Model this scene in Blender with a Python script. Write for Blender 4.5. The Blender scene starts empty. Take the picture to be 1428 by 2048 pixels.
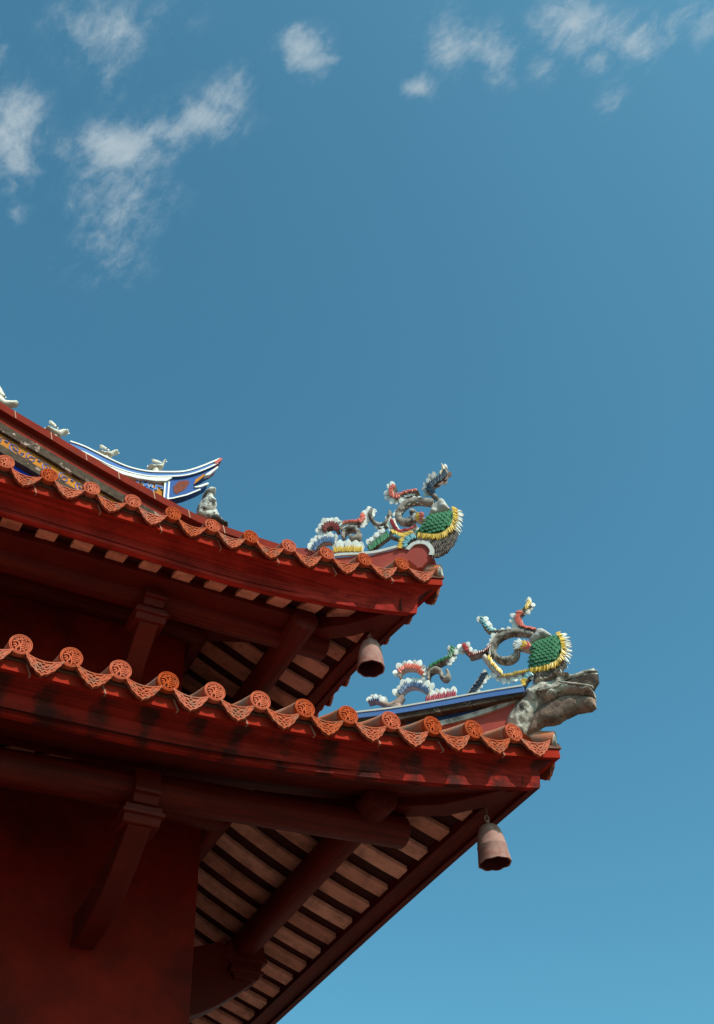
import bpy, bmesh, math, random
from mathutils import Vector, Matrix, noise
from mathutils.geometry import delaunay_2d_cdt
random.seed(7)
SC=bpy.context.scene
COL=SC.collection
DATA={
'lower':[('scroll',[(0.244,0.983),(0.187,1.022),(0.1,1.051),(0.02,1.039),(-0.037,0.986),(-0.053,0.913),(-0.02,0.848),(0.039,0.823),(0.09,0.838),(0.113,0.883),(0.11,0.931)],[7,8,8,8,8,8,8,8,8,7,6],'moss_plaster',[('petal','white',-1,0.22,0.46,4,15,10,25,-3)]),('plume',[(0.276,1.009),(0.218,1.043),(0.175,1.082),(0.157,1.132),(0.169,1.183),(0.205,1.212),(0.247,1.231),(0.274,1.269)],[3,4,5,6,6,5,4,3],'moss_plaster',[('petal','white',1,0.3,0.58,4,15,10,20,2),('shard','coral',-1,0.28,0.66,11,13,3.6,25,-4),('shard','coral',1,0.0,0.28,7,6,3,40,-2),('petal','white',-1,0.7,0.98,4,9,8,20,2),('shard','yellow',1,0.78,0.98,5,10,3.4,30,-3),('petal','white',1,0.9,1.0,2,12,8,40,2)]),('plume',[(0.101,1.06),(0.032,1.071),(-0.03,1.089),(-0.067,1.131),(-0.089,1.187),(-0.089,1.241)],[4,5,6,6,5,4],'moss_plaster',[('petal','white',-1,0.55,0.95,4,12,9,25,2),('petal','white',1,0.9,1.0,2,11,8,-15,2),('shard','teal',1,0.4,0.95,8,9,3.2,30,-3),('petal','white',-1,0.3,0.45,2,16,7,60,2)]),('branch',[(-0.044,0.987),(-0.099,0.943),(-0.158,0.925),(-0.221,0.925),(-0.2,0.93),(-0.234,0.976),(-0.251,1.029)],[5,5,5,5,6,6,4],'moss_plaster',[('shard','darkred',1,0.05,0.9,18,6,2.6,40,-1),('petal','white',1,0.86,1.0,3,13,10,20,2),('petal','white',-1,0.66,0.98,4,11,9,20,2),('shard','red',1,0.8,0.97,6,10,3.4,25,-5)]),('petal_stem',[(-0.075,0.884),(-0.065,0.959),(-0.039,1.021),(0.002,1.062)],[3,3,3,3],'white_plaster',[('petal','white',1,0.1,0.9,4,14,11,10,-4)]),('curl',[(-0.119,0.897),(-0.092,0.83),(-0.066,0.764),(-0.02,0.701),(0.047,0.687),(0.122,0.687),(0.19,0.689)],[7,7,6,5,4,4,4],'white_plaster',[('shard','yellow',-1,0.05,0.45,14,9,3.4,35,-8),('shard','yellow',1,0.45,0.98,13,7,3,50,-3),('petal','white',-1,0.28,0.8,8,13,9,0,2)]),('strut',[(-0.124,0.771),(-0.187,0.689),(-0.259,0.606),(-0.287,0.578)],[6,7,7,5],'white_plaster',[('shard','navy',-1,0.03,0.97,20,11,3.6,30,-8),('petal','white',1,0.05,0.98,6,12,10,5,3)]),('plume',[(-0.736,0.891),(-0.719,0.938),(-0.678,0.951),(-0.625,0.936),(-0.588,0.906),(-0.566,0.845)],[3,5,5,5,5,4],'white_plaster',[('petal','white',1,0.02,0.98,8,14,11,0,3),('shard','coral',1,0.05,0.97,19,10,3.4,15,-4)]),('plume',[(-0.532,0.891),(-0.493,0.912),(-0.439,0.929),(-0.384,0.945),(-0.344,0.978),(-0.328,1.035)],[5,5,5,5,5,3],'moss_plaster',[('shard','green',1,0.08,0.66,14,6,3,40,-2),('shard','green',1,0.68,0.95,7,11,3.6,20,-5),('petal','white',-1,0.55,0.98,5,13,10,10,2),('petal','white',1,0.92,1.0,2,12,9,-10,2)]),('scroll',[(-0.533,0.812),(-0.521,0.864),(-0.476,0.887),(-0.439,0.857),(-0.434,0.809),(-0.41,0.787),(-0.388,0.812),(-0.393,0.853)],[4,5,6,6,6,6,6,4],'moss_plaster',[]),('plume',[(-0.749,0.722),(-0.719,0.768),(-0.67,0.79),(-0.618,0.78),(-0.575,0.746),(-0.53,0.695)],[5,6,6,6,6,5],'white_plaster',[('petal','white',1,0.0,0.98,9,15,12,0,4),('shard','steel',1,0.03,0.97,22,11,3.4,15,-5)]),('tail',[(-0.729,0.725),(-0.765,0.68),(-0.819,0.664),(-0.87,0.696),(-0.921,0.733),(-0.975,0.731)],[7,8,8,5,4,3],'pink_plaster',[('petal','white',-1,0.55,1.0,6,12,10,0,2),('shard','steel',-1,0.62,0.95,6,6,3,30,-2)]),('stub',[(-0.779,0.669),(-0.783,0.617)],[15,14],'pink_plaster',[]),('flower',[(-0.563,0.624),(-0.494,0.625),(-0.423,0.625),(-0.347,0.617)],[4,5,5,4],'white_plaster',[('petal','white',1,0.05,0.98,6,16,12,0,4),('shard','magenta',1,0.0,0.97,16,12,4.4,10,-3),('petal','white',1,-0.02,0.04,2,14,11,60,2)]),('fin',[(0.194,0.651),(0.156,0.645),(0.124,0.613),(0.113,0.584)],[4,5,6,4],'moss_plaster',[('shard','teal',-1,0.0,0.6,9,9,3.2,30,-4),('shard','yellow',-1,0.55,1.0,7,9,3.2,30,-4)]),('side_fin',[(0.215,0.845),(0.166,0.889),(0.096,0.93)],[2,5,6],'white_plaster',[('burst','coral',0,0.0,0.0,7,16,3.6,0,0),('burst','yellow',0,0.2,0.2,7,18,3.6,0,0),('burst','white',0,0.45,0.45,6,20,7,0,0)])],
'lower_green':[(0.205,0.904),(0.268,0.92),(0.381,0.933),(0.417,0.923),(0.422,0.855),(0.412,0.773),(0.374,0.713),(0.32,0.695),(0.231,0.69),(0.168,0.701),(0.175,0.772),(0.199,0.841)],
'lower_mane':[(0.208,0.976),(0.247,1.004),(0.274,1.04),(0.314,1.031),(0.349,0.988),(0.383,0.936),(0.38,0.927),(0.268,0.916),(0.205,0.908)],
'lower_spine':[(0.401,0.931),(0.421,0.889),(0.422,0.821),(0.41,0.757),(0.372,0.705),(0.319,0.687),(0.243,0.682),(0.177,0.689)],
'lower_belly':[(0.168,0.696),(0.244,0.683),(0.319,0.691),(0.373,0.709),(0.412,0.757),(0.416,0.705),(0.378,0.642),(0.338,0.604),(0.268,0.587),(0.207,0.583),(0.185,0.613)],
'upper':[('plume',[(-1.266,2.486),(-1.246,2.537),(-1.202,2.547),(-1.164,2.518),(-1.148,2.465)],[4,6,7,7,5],'moss_plaster',[('petal','white',1,0.0,0.98,8,13,12,0,5),('shard','darkred',1,0.02,0.98,22,12,3.4,15,-5)]),('plume',[(-1.121,2.475),(-1.076,2.517),(-1.014,2.502),(-0.957,2.501),(-0.921,2.534),(-0.939,2.572)],[5,5,5,5,5,3],'moss_plaster',[('petal','white',-1,0.12,0.55,5,8,10,10,1),('shard','coral',1,0.15,0.65,12,5,3,40,0),('shard','coral',1,0.68,0.98,8,10,3.4,10,-5),('petal','white',-1,0.68,1.0,6,12,10,0,1)]),('scroll',[(-1.11,2.383),(-1.094,2.44),(-1.045,2.461),(-0.998,2.433),(-0.972,2.38),(-0.988,2.341),(-1.026,2.342),(-1.044,2.373)],[4,6,6,7,7,7,7,5],'moss_plaster',[]),('branch',[(-0.845,2.611),(-0.863,2.552),(-0.848,2.482),(-0.804,2.417),(-0.757,2.401),(-0.721,2.451),(-0.697,2.532)],[4,7,5,5,5,4,4],'moss_plaster',[('petal','white',1,0.0,0.2,4,12,9,0,-2),('petal','white',-1,0.0,0.25,5,10,9,0,0),('petal','white',-1,0.35,0.85,4,12,9,30,-3)]),('plume',[(-1.366,2.306),(-1.337,2.352),(-1.288,2.386),(-1.23,2.385),(-1.169,2.346)],[4,6,7,7,6],'white_plaster',[('petal','white',1,0.05,0.98,7,15,13,0,4),('shard','steel',1,0.03,0.97,24,12,3.4,15,-6)]),('flower',[(-1.186,2.24),(-1.111,2.225),(-1.027,2.197),(-0.944,2.167)],[4,5,5,4],'white_plaster',[('petal','white',1,0.0,0.98,7,17,13,0,4),('shard','yellow',1,0.0,0.97,18,10,4.2,10,-3),('petal','white',1,0.96,1.0,2,15,12,-50,2)]),('strut',[(-0.901,2.183),(-0.829,2.226),(-0.732,2.286)],[7,8,8],'moss_plaster',[('shard','green',1,0.0,0.98,26,11,3.4,20,-8),('petal','white',1,0.1,0.98,6,10,9,0,6)]),('scroll',[(-0.332,2.508),(-0.367,2.528),(-0.463,2.577),(-0.543,2.584),(-0.605,2.54),(-0.637,2.465),(-0.615,2.4),(-0.564,2.376),(-0.515,2.394),(-0.503,2.447),(-0.53,2.478)],[7,8,8,8,8,8,8,8,8,8,7],'moss_plaster',[('petal','white',-1,0.12,0.66,9,13,9,40,-5)]),('plume',[(-0.297,2.547),(-0.329,2.595),(-0.353,2.655),(-0.34,2.702),(-0.3,2.732),(-0.247,2.758),(-0.205,2.799),(-0.188,2.857)],[4,5,6,8,8,7,5,2],'moss_plaster',[('petal','grey',1,0.18,0.62,7,18,9,15,2),('shard','navy',1,0.1,0.85,22,13,3.8,20,-7),('petal','white',1,0.84,1.0,4,12,6,55,1),('petal','brown',-1,0.5,0.9,5,11,11,10,2),('shard','cream',1,0.68,0.96,6,12,4,50,2)]),('plume',[(-0.444,2.674),(-0.535,2.677),(-0.617,2.673),(-0.663,2.708),(-0.667,2.762),(-0.63,2.794)],[3,4,5,6,6,3],'moss_plaster',[('shard','coral',-1,0.02,0.5,14,5,3,40,0),('shard','coral',-1,0.5,0.98,14,11,3.4,10,-5),('petal','white',1,0.4,1.0,8,15,9,0,3),('petal','white',1,0.05,0.4,4,12,9,60,0)]),('curl',[(-0.679,2.43),(-0.668,2.362),(-0.644,2.297),(-0.604,2.263),(-0.552,2.259),(-0.483,2.281)],[8,7,6,5,5,4],'white_plaster',[('shard','red',1,0.0,0.5,16,8,3,30,-5),('petal','white',-1,0.0,0.4,4,13,11,0,0),('shard','red',1,0.5,0.95,10,5,3,50,0),('petal','white',1,0.45,0.95,6,6,7,60,-7)]),('curl',[(-0.713,2.279),(-0.673,2.245),(-0.634,2.208),(-0.589,2.189),(-0.531,2.204)],[6,6,6,5,4],'moss_plaster',[('shard','yellow',-1,0.0,0.95,18,9,3.2,40,-7),('shard','teal',1,0.15,0.9,12,7,3,40,-4)]),('fin',[(-0.501,2.19),(-0.558,2.185),(-0.598,2.144),(-0.615,2.082)],[5,7,8,6],'moss_plaster',[('shard','teal',-1,0.02,0.9,13,10,3.4,20,-7),('shard','yellow',-1,0.4,1.0,12,10,3.4,10,1)]),('side_fin',[(-0.411,2.336),(-0.456,2.356),(-0.49,2.378)],[2,5,5],'white_plaster',[('burst','coral',0,0.0,0.0,8,13,3.4,0,0),('burst','yellow',0,0.3,0.3,7,14,3.4,0,0),('burst','white',0,0.7,0.7,7,13,4.5,0,0)])],
'upper_green':[(-0.514,2.215),(-0.457,2.276),(-0.407,2.342),(-0.396,2.381),(-0.324,2.366),(-0.19,2.36),(-0.194,2.268),(-0.224,2.188),(-0.275,2.144),(-0.346,2.141),(-0.445,2.178)],
'upper_mane':[(-0.4,2.379),(-0.369,2.443),(-0.364,2.502),(-0.311,2.501),(-0.288,2.551),(-0.255,2.542),(-0.223,2.448),(-0.191,2.376),(-0.191,2.358),(-0.325,2.361)],
'upper_spine':[(-0.183,2.377),(-0.181,2.278),(-0.211,2.191),(-0.263,2.137),(-0.328,2.121),(-0.407,2.151),(-0.48,2.19)],
'upper_belly':[(-0.446,2.171),(-0.348,2.128),(-0.265,2.134),(-0.214,2.185),(-0.186,2.141),(-0.219,2.044),(-0.281,1.984),(-0.349,1.96),(-0.399,1.964),(-0.413,2.022),(-0.403,2.085)],
'low_ridge_slab':[(-1.278,0.623),(-1.056,0.611),(-0.758,0.581),(-0.425,0.557),(-0.138,0.543),(0.113,0.529),(0.129,0.509),(0.105,0.473),(-0.147,0.472),(-0.433,0.485),(-0.764,0.493),(-1.279,0.538)],
'low_ridge_slab_top':[(-1.277,0.639),(-1.056,0.622),(-0.758,0.587),(-0.424,0.567),(-0.136,0.554),(0.118,0.535)],
'low_ridge_web':[(-1.299,0.589),(-0.779,0.535),(-0.444,0.527),(-0.156,0.514),(0.099,0.524),(0.122,0.503),(-0.016,0.305),(-0.092,0.214),(-0.468,0.292),(-1.304,0.406)],
'low_ridge_rim':[(-0.716,0.444),(-0.478,0.43),(-0.267,0.437),(-0.069,0.462),(0.112,0.506)],
'dragon':[(-0.05,0.342),(-0.021,0.401),(0.036,0.472),(0.101,0.527),(0.114,0.564),(0.168,0.589),(0.226,0.614),(0.299,0.607),(0.348,0.618),(0.401,0.612),(0.442,0.584),(0.416,0.547),(0.372,0.527),(0.456,0.481),(0.548,0.445),(0.563,0.405),(0.55,0.316),(0.513,0.3),(0.457,0.309),(0.411,0.306),(0.356,0.289),(0.286,0.261),(0.196,0.268),(0.139,0.237),(0.083,0.213),(0.042,0.201),(-0.014,0.222)],
'dragon_jaw':[(0.356,0.551),(0.408,0.578),(0.468,0.578),(0.502,0.584),(0.543,0.592),(0.567,0.577),(0.612,0.573),(0.605,0.504),(0.558,0.447),(0.468,0.476),(0.372,0.525)],
'dragon_neck':[(-0.05,0.342),(-0.021,0.401),(0.036,0.472),(0.101,0.527),(0.114,0.564),(0.168,0.589),(0.226,0.614),(0.299,0.607),(0.348,0.618),(0.401,0.612),(0.413,0.572),(0.378,0.525),(0.351,0.485),(0.316,0.431),(0.249,0.425),(0.202,0.421),(0.167,0.368),(0.12,0.28),(0.067,0.195),(-0.014,0.222)],
'dragon_throat':[(0.055,0.198),(0.113,0.32),(0.174,0.413),(0.264,0.437),(0.354,0.46),(0.449,0.443),(0.557,0.391),(0.55,0.316),(0.513,0.3),(0.457,0.309),(0.411,0.306),(0.356,0.289),(0.286,0.261),(0.196,0.268),(0.139,0.237),(0.083,0.213)],
'dragon_lips':[(0.32,0.533),(0.372,0.525),(0.456,0.481),(0.548,0.445),(0.565,0.417),(0.559,0.387),(0.508,0.408),(0.448,0.436),(0.384,0.448),(0.337,0.441),(0.314,0.424),(0.261,0.42),(0.211,0.439),(0.243,0.474),(0.289,0.509)],
'dragon_brow':[(0.174,0.58),(0.239,0.607),(0.312,0.603),(0.36,0.611),(0.413,0.609),(0.442,0.584),(0.433,0.571),(0.381,0.577),(0.326,0.567),(0.259,0.569),(0.203,0.556)],
'dragon_lip':[(0.35,0.517),(0.419,0.491),(0.486,0.465),(0.552,0.436),(0.559,0.418)],
'dragon_cheek':[(0.205,0.44),(0.249,0.429),(0.295,0.425),(0.338,0.449)],
'dragon_cheek2':[(0.192,0.487),(0.252,0.483),(0.311,0.48),(0.367,0.497)],
'up_ridge':[(-1.315,2.151),(-1.165,2.177),(-0.884,2.109),(-0.718,2.105),(-0.635,2.111),(-0.577,2.064),(-0.533,2.104),(-0.463,2.087),(-0.407,2.028),(-0.399,1.952),(-0.45,1.89),(-0.494,1.846),(-0.604,1.849),(-0.853,1.928),(-1.317,2.024)],
'up_rim':[(-1.314,2.171),(-1.165,2.191),(-0.884,2.123),(-0.718,2.115),(-0.635,2.121)],
'up_rim_end':[(-0.583,2.06),(-0.533,2.101),(-0.472,2.1),(-0.419,2.063),(-0.391,1.989),(-0.405,1.941)],
'border':[(-3.898,3.053),(-3.653,2.974),(-3.494,2.914),(-3.274,2.837),(-3.045,2.752),(-2.771,2.658),(-2.51,2.574),(-2.271,2.501),(-2.022,2.432),(-1.812,2.397),(-1.611,2.387),(-1.278,2.384),(-0.987,2.396)],
'tail_top':[(-3.042,3.025),(-2.936,3.022),(-2.819,2.997),(-2.701,2.969),(-2.544,2.946),(-2.39,2.966),(-2.237,3.024),(-2.082,3.099),(-1.965,3.195),(-1.848,3.315),(-1.764,3.406)],
'tail_blue_bot':[(-3.031,2.947),(-2.926,2.952),(-2.809,2.924),(-2.692,2.896),(-2.538,2.889),(-2.369,2.915),(-2.217,2.977),(-2.078,3.05),(-1.962,3.142),(-1.845,3.264),(-1.782,3.341)],
'tail_white':[(-2.926,2.947),(-2.809,2.919),(-2.691,2.89),(-2.537,2.884),(-2.369,2.913),(-2.217,2.974),(-2.163,3.003),(-2.169,2.982),(-2.212,2.924),(-2.304,2.884),(-2.456,2.849),(-2.586,2.84),(-2.733,2.86),(-2.92,2.906)],
'tail_panel':[(-2.608,2.83),(-2.456,2.849),(-2.304,2.884),(-2.219,2.921),(-2.211,2.724),(-2.24,2.691),(-2.442,2.71),(-2.675,2.757)],
'tail_stripe':[(-2.22,2.924),(-2.186,2.943),(-2.181,2.735),(-2.213,2.721)],
'tail_curl':[(-2.187,2.952),(-2.163,3.001),(-2.001,3.104),(-1.86,3.236),(-1.797,3.315),(-1.827,3.237),(-1.88,3.15),(-1.927,3.101),(-1.958,3.076),(-1.973,3.002),(-1.972,2.975),(-1.896,3.008),(-1.846,3.058),(-1.911,2.974),(-2.024,2.859),(-2.137,2.772),(-2.178,2.747)],
'tail_prongs':[[(-1.884,3.145),(-1.873,3.176),(-1.78,3.311),(-1.768,3.316),(-1.771,3.297),(-1.84,3.179)],[(-1.972,2.975),(-1.944,2.992),(-1.855,3.076),(-1.843,3.076),(-1.846,3.056),(-1.912,2.993),(-1.959,2.966)]],
'tail_tip':[(-1.815,3.336),(-1.764,3.41),(-1.743,3.412),(-1.746,3.391),(-1.797,3.315)],
'tail_patch':[(-2.143,2.905),(-2.106,2.988),(-2.028,3.033),(-2.01,3.008),(-2.044,2.916),(-2.11,2.833),(-2.135,2.844)],
'tail_patch2':[(-1.97,3.014),(-1.958,3.076),(-1.89,3.174),(-1.873,3.171),(-1.94,3.061)],
'fret':[[(-2.448,2.847),(-2.442,2.785),(-2.397,2.805)],[(-2.445,2.811),(-2.389,2.798),(-2.321,2.817),(-2.309,2.768)],[(-2.417,2.85),(-2.364,2.857),(-2.359,2.811)],[(-2.325,2.858),(-2.335,2.8),(-2.282,2.823),(-2.286,2.864),(-2.231,2.867),(-2.233,2.839)],[(-2.385,2.875),(-2.374,2.804)]],
'statue':[(-1.96,2.565),(-1.953,2.642),(-1.948,2.686),(-1.924,2.749),(-1.91,2.787),(-1.914,2.829),(-1.896,2.881),(-1.861,2.909),(-1.816,2.899),(-1.808,2.853),(-1.826,2.824),(-1.796,2.75),(-1.791,2.688),(-1.757,2.617),(-1.72,2.591),(-1.675,2.577),(-1.678,2.553),(-1.73,2.545),(-1.817,2.551),(-1.897,2.56)],
'statue_body':[(-1.947,2.612),(-1.93,2.725),(-1.895,2.794),(-1.848,2.814),(-1.809,2.766),(-1.793,2.698),(-1.806,2.629),(-1.868,2.603),(-1.914,2.584)],
'statue_head':[(-1.913,2.83),(-1.896,2.881),(-1.861,2.909),(-1.816,2.899),(-1.808,2.858),(-1.832,2.821),(-1.879,2.796),(-1.907,2.8)],
'birds':[{'body':[(-3.747,3.332),(-3.712,3.303),(-3.654,3.31),(-3.603,3.267),(-3.561,3.284),(-3.521,3.305),(-3.494,3.281),(-3.512,3.256),(-3.551,3.229),(-3.591,3.204),(-3.618,3.19),(-3.713,3.233)],'wing':[(-3.723,3.321),(-3.719,3.417),(-3.688,3.41),(-3.647,3.349),(-3.604,3.278),(-3.649,3.278),(-3.687,3.288)]},{'body':[(-3.261,3.114),(-3.236,3.135),(-3.2,3.122),(-3.15,3.119),(-3.121,3.147),(-3.078,3.163),(-3.054,3.145),(-3.069,3.126),(-3.102,3.101),(-3.116,3.065),(-3.135,3.045),(-3.191,3.063)],'wing':[(-3.237,3.14),(-3.242,3.173),(-3.225,3.187),(-3.191,3.164),(-3.15,3.121),(-3.177,3.119),(-3.208,3.127)]},{'body':[(-2.827,3.024),(-2.803,3.046),(-2.756,3.046),(-2.712,3.062),(-2.692,3.091),(-2.656,3.115),(-2.627,3.102),(-2.645,3.082),(-2.669,3.064),(-2.688,3.015),(-2.705,3.003),(-2.766,3.001)],'wing':[(-2.8,3.048),(-2.807,3.084),(-2.79,3.097),(-2.753,3.081),(-2.715,3.06),(-2.734,3.051),(-2.769,3.049)]},{'body':[(-2.386,3.059),(-2.353,3.079),(-2.321,3.08),(-2.276,3.114),(-2.265,3.165),(-2.243,3.193),(-2.218,3.186),(-2.235,3.162),(-2.245,3.124),(-2.249,3.077),(-2.271,3.058),(-2.326,3.046),(-2.377,3.028)],'wing':[(-2.357,3.084),(-2.367,3.122),(-2.341,3.125),(-2.293,3.124),(-2.273,3.115),(-2.306,3.087),(-2.337,3.077)]}]}
CLOUDS=[(0.095,0.495,40.285,-14.589,24.913,51.797,0.7),(0.129,0.443,44.809,-17.995,20.241,41.94,0.6),(0.146,0.448,66.291,-27.352,19.878,41.241,0.45),(-0.037,0.561,35.469,-9.103,10.286,21.391,1.0),(0.065,0.523,25.337,-8.471,17.157,35.721,0.85),(0.12,0.469,23.588,-9.13,19.696,40.896,0.7),(0.139,0.418,67.585,-28.136,20.793,42.996,0.45),(0.016,0.432,21.923,-7.03,14.279,29.397,0.6),(0.031,0.465,71.124,-23.049,15.781,32.615,0.5),(0.054,0.395,27.2,-9.754,25.605,52.618,0.4),(0.18,0.37,41.987,-19.464,23.074,47.584,0.95),(0.205,0.361,70.995,-34.575,80.287,165.624,0.6),(0.079,0.581,18.626,-6.163,9.313,19.511,0.5),(0.085,0.64,21.07,-6.792,9.785,20.627,0.42),(0.025,0.554,41.002,-12.323,18.829,39.244,0.4),(-0.014,0.64,50.424,-13.021,26.014,54.583,0.4),(-0.062,0.49,112.35,-28.297,24.424,50.379,0.5),(0.288,0.352,52.389,-29.133,41.892,86.676,0.75),(0.296,0.306,38.231,-22.314,14.977,30.864,0.62),(0.342,0.294,41.365,-25.949,19.172,39.546,0.68),(0.384,0.243,26.335,-18.203,15.314,31.499,0.75),(0.445,0.229,29.61,-22.317,21.627,44.546,0.7),(0.427,0.258,35.603,-25.622,31.615,65.244,0.5),(0.453,0.277,49.665,-36.22,18.193,37.657,0.35),(0.378,0.282,36.506,-24.219,23.766,49.046,0.5),(0.319,0.3,47.161,-28.546,21.468,44.26,0.5),(0.465,0.209,35.303,-27.662,21.895,45.055,0.5),(-0.024,0.433,37.593,-10.925,25.7,52.812,0.35),(0.481,0.191,29.256,-23.744,18.136,37.285,0.42)]
CAM=dict(loc=[-3.90111,-4.98525,-3.81008],R=[0.891306,-0.451446,-0.042081],U=[-0.293396,-0.645032,0.705587],F=[0.345678,0.616547,0.707373],lens=38.9097)
Q={'cx':-3.9011,'cy':-4.9853,'cz':-3.8101,'yaw':0.511,'pitch':0.7858,'roll':-0.0596,'f':2213.5285,'x0':0.1622,'z0':0.0,'a1':0.1624,'L1':2.6402,'e':0.1481,'g':0.3061,'d':0.4132,'Hh':1.7485,'a2':0.0852,'L2':1.6191,'x0u':0.1776,'zu':0.0,'e2':0.1744,'g2':0.333,'p':0.7587,'zp':-0.3011,'w':1.5865,'r':0.2496,'yb':0.9303,'er':0.2866,'gr':0.2534,'xr':1.2239,'eru':0.2842,'gru':0.2766,'dz':0.036,'n1':1.7942,'n2':1.734,'b1':0.2033,'b2':0.1744,'s2':0.2945,'r2':0.248,'gl1':0.0112,'gl2':-0.0164}
JL=[[1.0122,-0.1409],[0.2316,0.8299]]
JU=[[0.975,-0.0766],[0.2519,0.7209]]
JG=[[0.9939,0.0956],[-0.314,0.7138]]

# ---------------------------------------------------------------- camera
cam=bpy.data.cameras.new('camera'); cam.sensor_fit='AUTO'; cam.sensor_width=36.0; cam.lens=CAM['lens']
cam.clip_start=0.05; cam.clip_end=5000
co=bpy.data.objects.new('camera',cam); COL.objects.link(co)
R_,U_,F_=Vector(CAM['R']),Vector(CAM['U']),Vector(CAM['F'])
M=Matrix((R_,U_,-F_)).transposed().to_4x4(); M.translation=Vector(CAM['loc']); co.matrix_world=M
SC.camera=co
# ---------------------------------------------------------------- light
SUN=Vector((.33,-1.0,.95)).normalized()
SUN_STRENGTH=4.0; SKY_STRENGTH=0.15
sl=bpy.data.lights.new('sun','SUN'); sl.energy=SUN_STRENGTH; sl.angle=math.radians(.5); sl.color=(1,.95,.87)
so=bpy.data.objects.new('sun',sl); COL.objects.link(so); so.rotation_euler=SUN.to_track_quat('Z','Y').to_euler(); so.location=(6,-9,12)
SC.view_settings.view_transform='Standard'; SC.view_settings.look='None'; SC.view_settings.gamma=1.0; SC.view_settings.use_curve_mapping=False
SC.view_settings.exposure=0.3
w=bpy.data.worlds.new('World'); SC.world=w; w.use_nodes=True
nt=w.node_tree; N=nt.nodes; LK=nt.links
bg=N['Background']; bg.inputs[1].default_value=SKY_STRENGTH
sky=N.new('ShaderNodeTexSky'); sky.sky_type='NISHITA'; sky.sun_disc=False
sky.sun_elevation=math.asin(SUN.z); sky.sun_rotation=math.atan2(SUN.x,SUN.y); sky.air_density=1.0; sky.dust_density=3.2; sky.ozone_density=1.0
def wmath(op,a,b=None,c=None):
    n=N.new('ShaderNodeMath'); n.operation=op
    for i,v in enumerate((a,b,c)):
        if v is None: continue
        if isinstance(v,(int,float)): n.inputs[i].default_value=v
        else: LK.new(v,n.inputs[i])
    return n.outputs[0]
def wvec(op,a,b=None):
    n=N.new('ShaderNodeVectorMath'); n.operation=op
    for i,v in enumerate((a,b)):
        if v is None: continue
        if isinstance(v,(tuple,list)): n.inputs[i].default_value=v
        else: LK.new(v,n.inputs[i])
    return n
tc=N.new('ShaderNodeTexCoord'); sp=N.new('ShaderNodeSeparateXYZ'); LK.new(tc.outputs['Generated'],sp.inputs[0])
zc=wmath('MAXIMUM',sp.outputs[2],.08)
cx_=wmath('DIVIDE',sp.outputs[0],zc); cy_=wmath('DIVIDE',sp.outputs[1],zc)
cb=N.new('ShaderNodeCombineXYZ'); LK.new(cx_,cb.inputs[0]); LK.new(cy_,cb.inputs[1])   # flat cloud layer overhead
def wnoise(vec,scale,detail=6,rough=.6,dist=0):
    n=N.new('ShaderNodeTexNoise'); n.inputs['Scale'].default_value=scale; n.inputs['Detail'].default_value=detail; n.inputs['Roughness'].default_value=rough; n.inputs['Distortion'].default_value=dist
    LK.new(vec,n.inputs['Vector']); return n
nw=wnoise(cb.outputs[0],14,5,.6)
wp=wvec('SUBTRACT',nw.outputs['Color'],(.5,.5,.5)); ws=wvec('SCALE',wp.outputs[0]); ws.inputs['Scale'].default_value=.03
pw=wvec('ADD',cb.outputs[0],ws.outputs[0]).outputs[0]
tot=None
for (px,py,a,b,c,d,s) in CLOUDS:
    df=wvec('SUBTRACT',pw,(px,py,0)).outputs[0]
    e=wmath('POWER',wvec('DOT_PRODUCT',df,(a,b,0)).outputs['Value'],2); f=wmath('POWER',wvec('DOT_PRODUCT',df,(c,d,0)).outputs['Value'],2)
    g=wmath('MULTIPLY',wmath('EXPONENT',wmath('MULTIPLY',wmath('ADD',e,f),-.75)),s)
    tot=g if tot is None else wmath('MAXIMUM',tot,g)
vr=N.new('ShaderNodeVectorRotate'); vr.rotation_type='Z_AXIS'; vr.inputs['Angle'].default_value=1.25; LK.new(cb.outputs[0],vr.inputs['Vector'])
st=wvec('MULTIPLY',vr.outputs[0],(.72,1.22,1)).outputs[0]   # drawn out along the wind
w2=wvec('SCALE',wp.outputs[0]); w2.inputs['Scale'].default_value=.03; pn=wvec('ADD',st,w2.outputs[0]).outputs[0]
n1=wnoise(pn,24,10,.62); n2=wnoise(pn,75,10,.68)
nn=wmath('ADD',wmath('MULTIPLY',n1.outputs['Fac'],.68),wmath('MULTIPLY',n2.outputs['Fac'],.32))
nn=wmath('MULTIPLY',wmath('SUBTRACT',nn,.30),2.25)
dens=wmath('ADD',wmath('MULTIPLY',tot,1.05),wmath('MULTIPLY',wmath('SUBTRACT',nn,.55),wmath('MINIMUM',wmath('MULTIPLY',tot,3.2),1.05)))
mr=N.new('ShaderNodeMapRange'); mr.interpolation_type='SMOOTHSTEP'; mr.inputs[1].default_value=.05; mr.inputs[2].default_value=1.08; mr.inputs[3].default_value=0; mr.inputs[4].default_value=.74
LK.new(dens,mr.inputs[0])
tint=N.new('ShaderNodeMix'); tint.data_type='RGBA'; tint.blend_type='MULTIPLY'; tint.inputs[0].default_value=1
LK.new(sky.outputs[0],tint.inputs[6]); tint.inputs[7].default_value=(.415,.945,.935,1)
mx=N.new('ShaderNodeMix'); mx.data_type='RGBA'; LK.new(mr.outputs[0],mx.inputs[0]); LK.new(tint.outputs[2],mx.inputs[6]); mx.inputs[7].default_value=(3.0,3.45,3.65,1)
LK.new(mx.outputs[2],bg.inputs[0])
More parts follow.
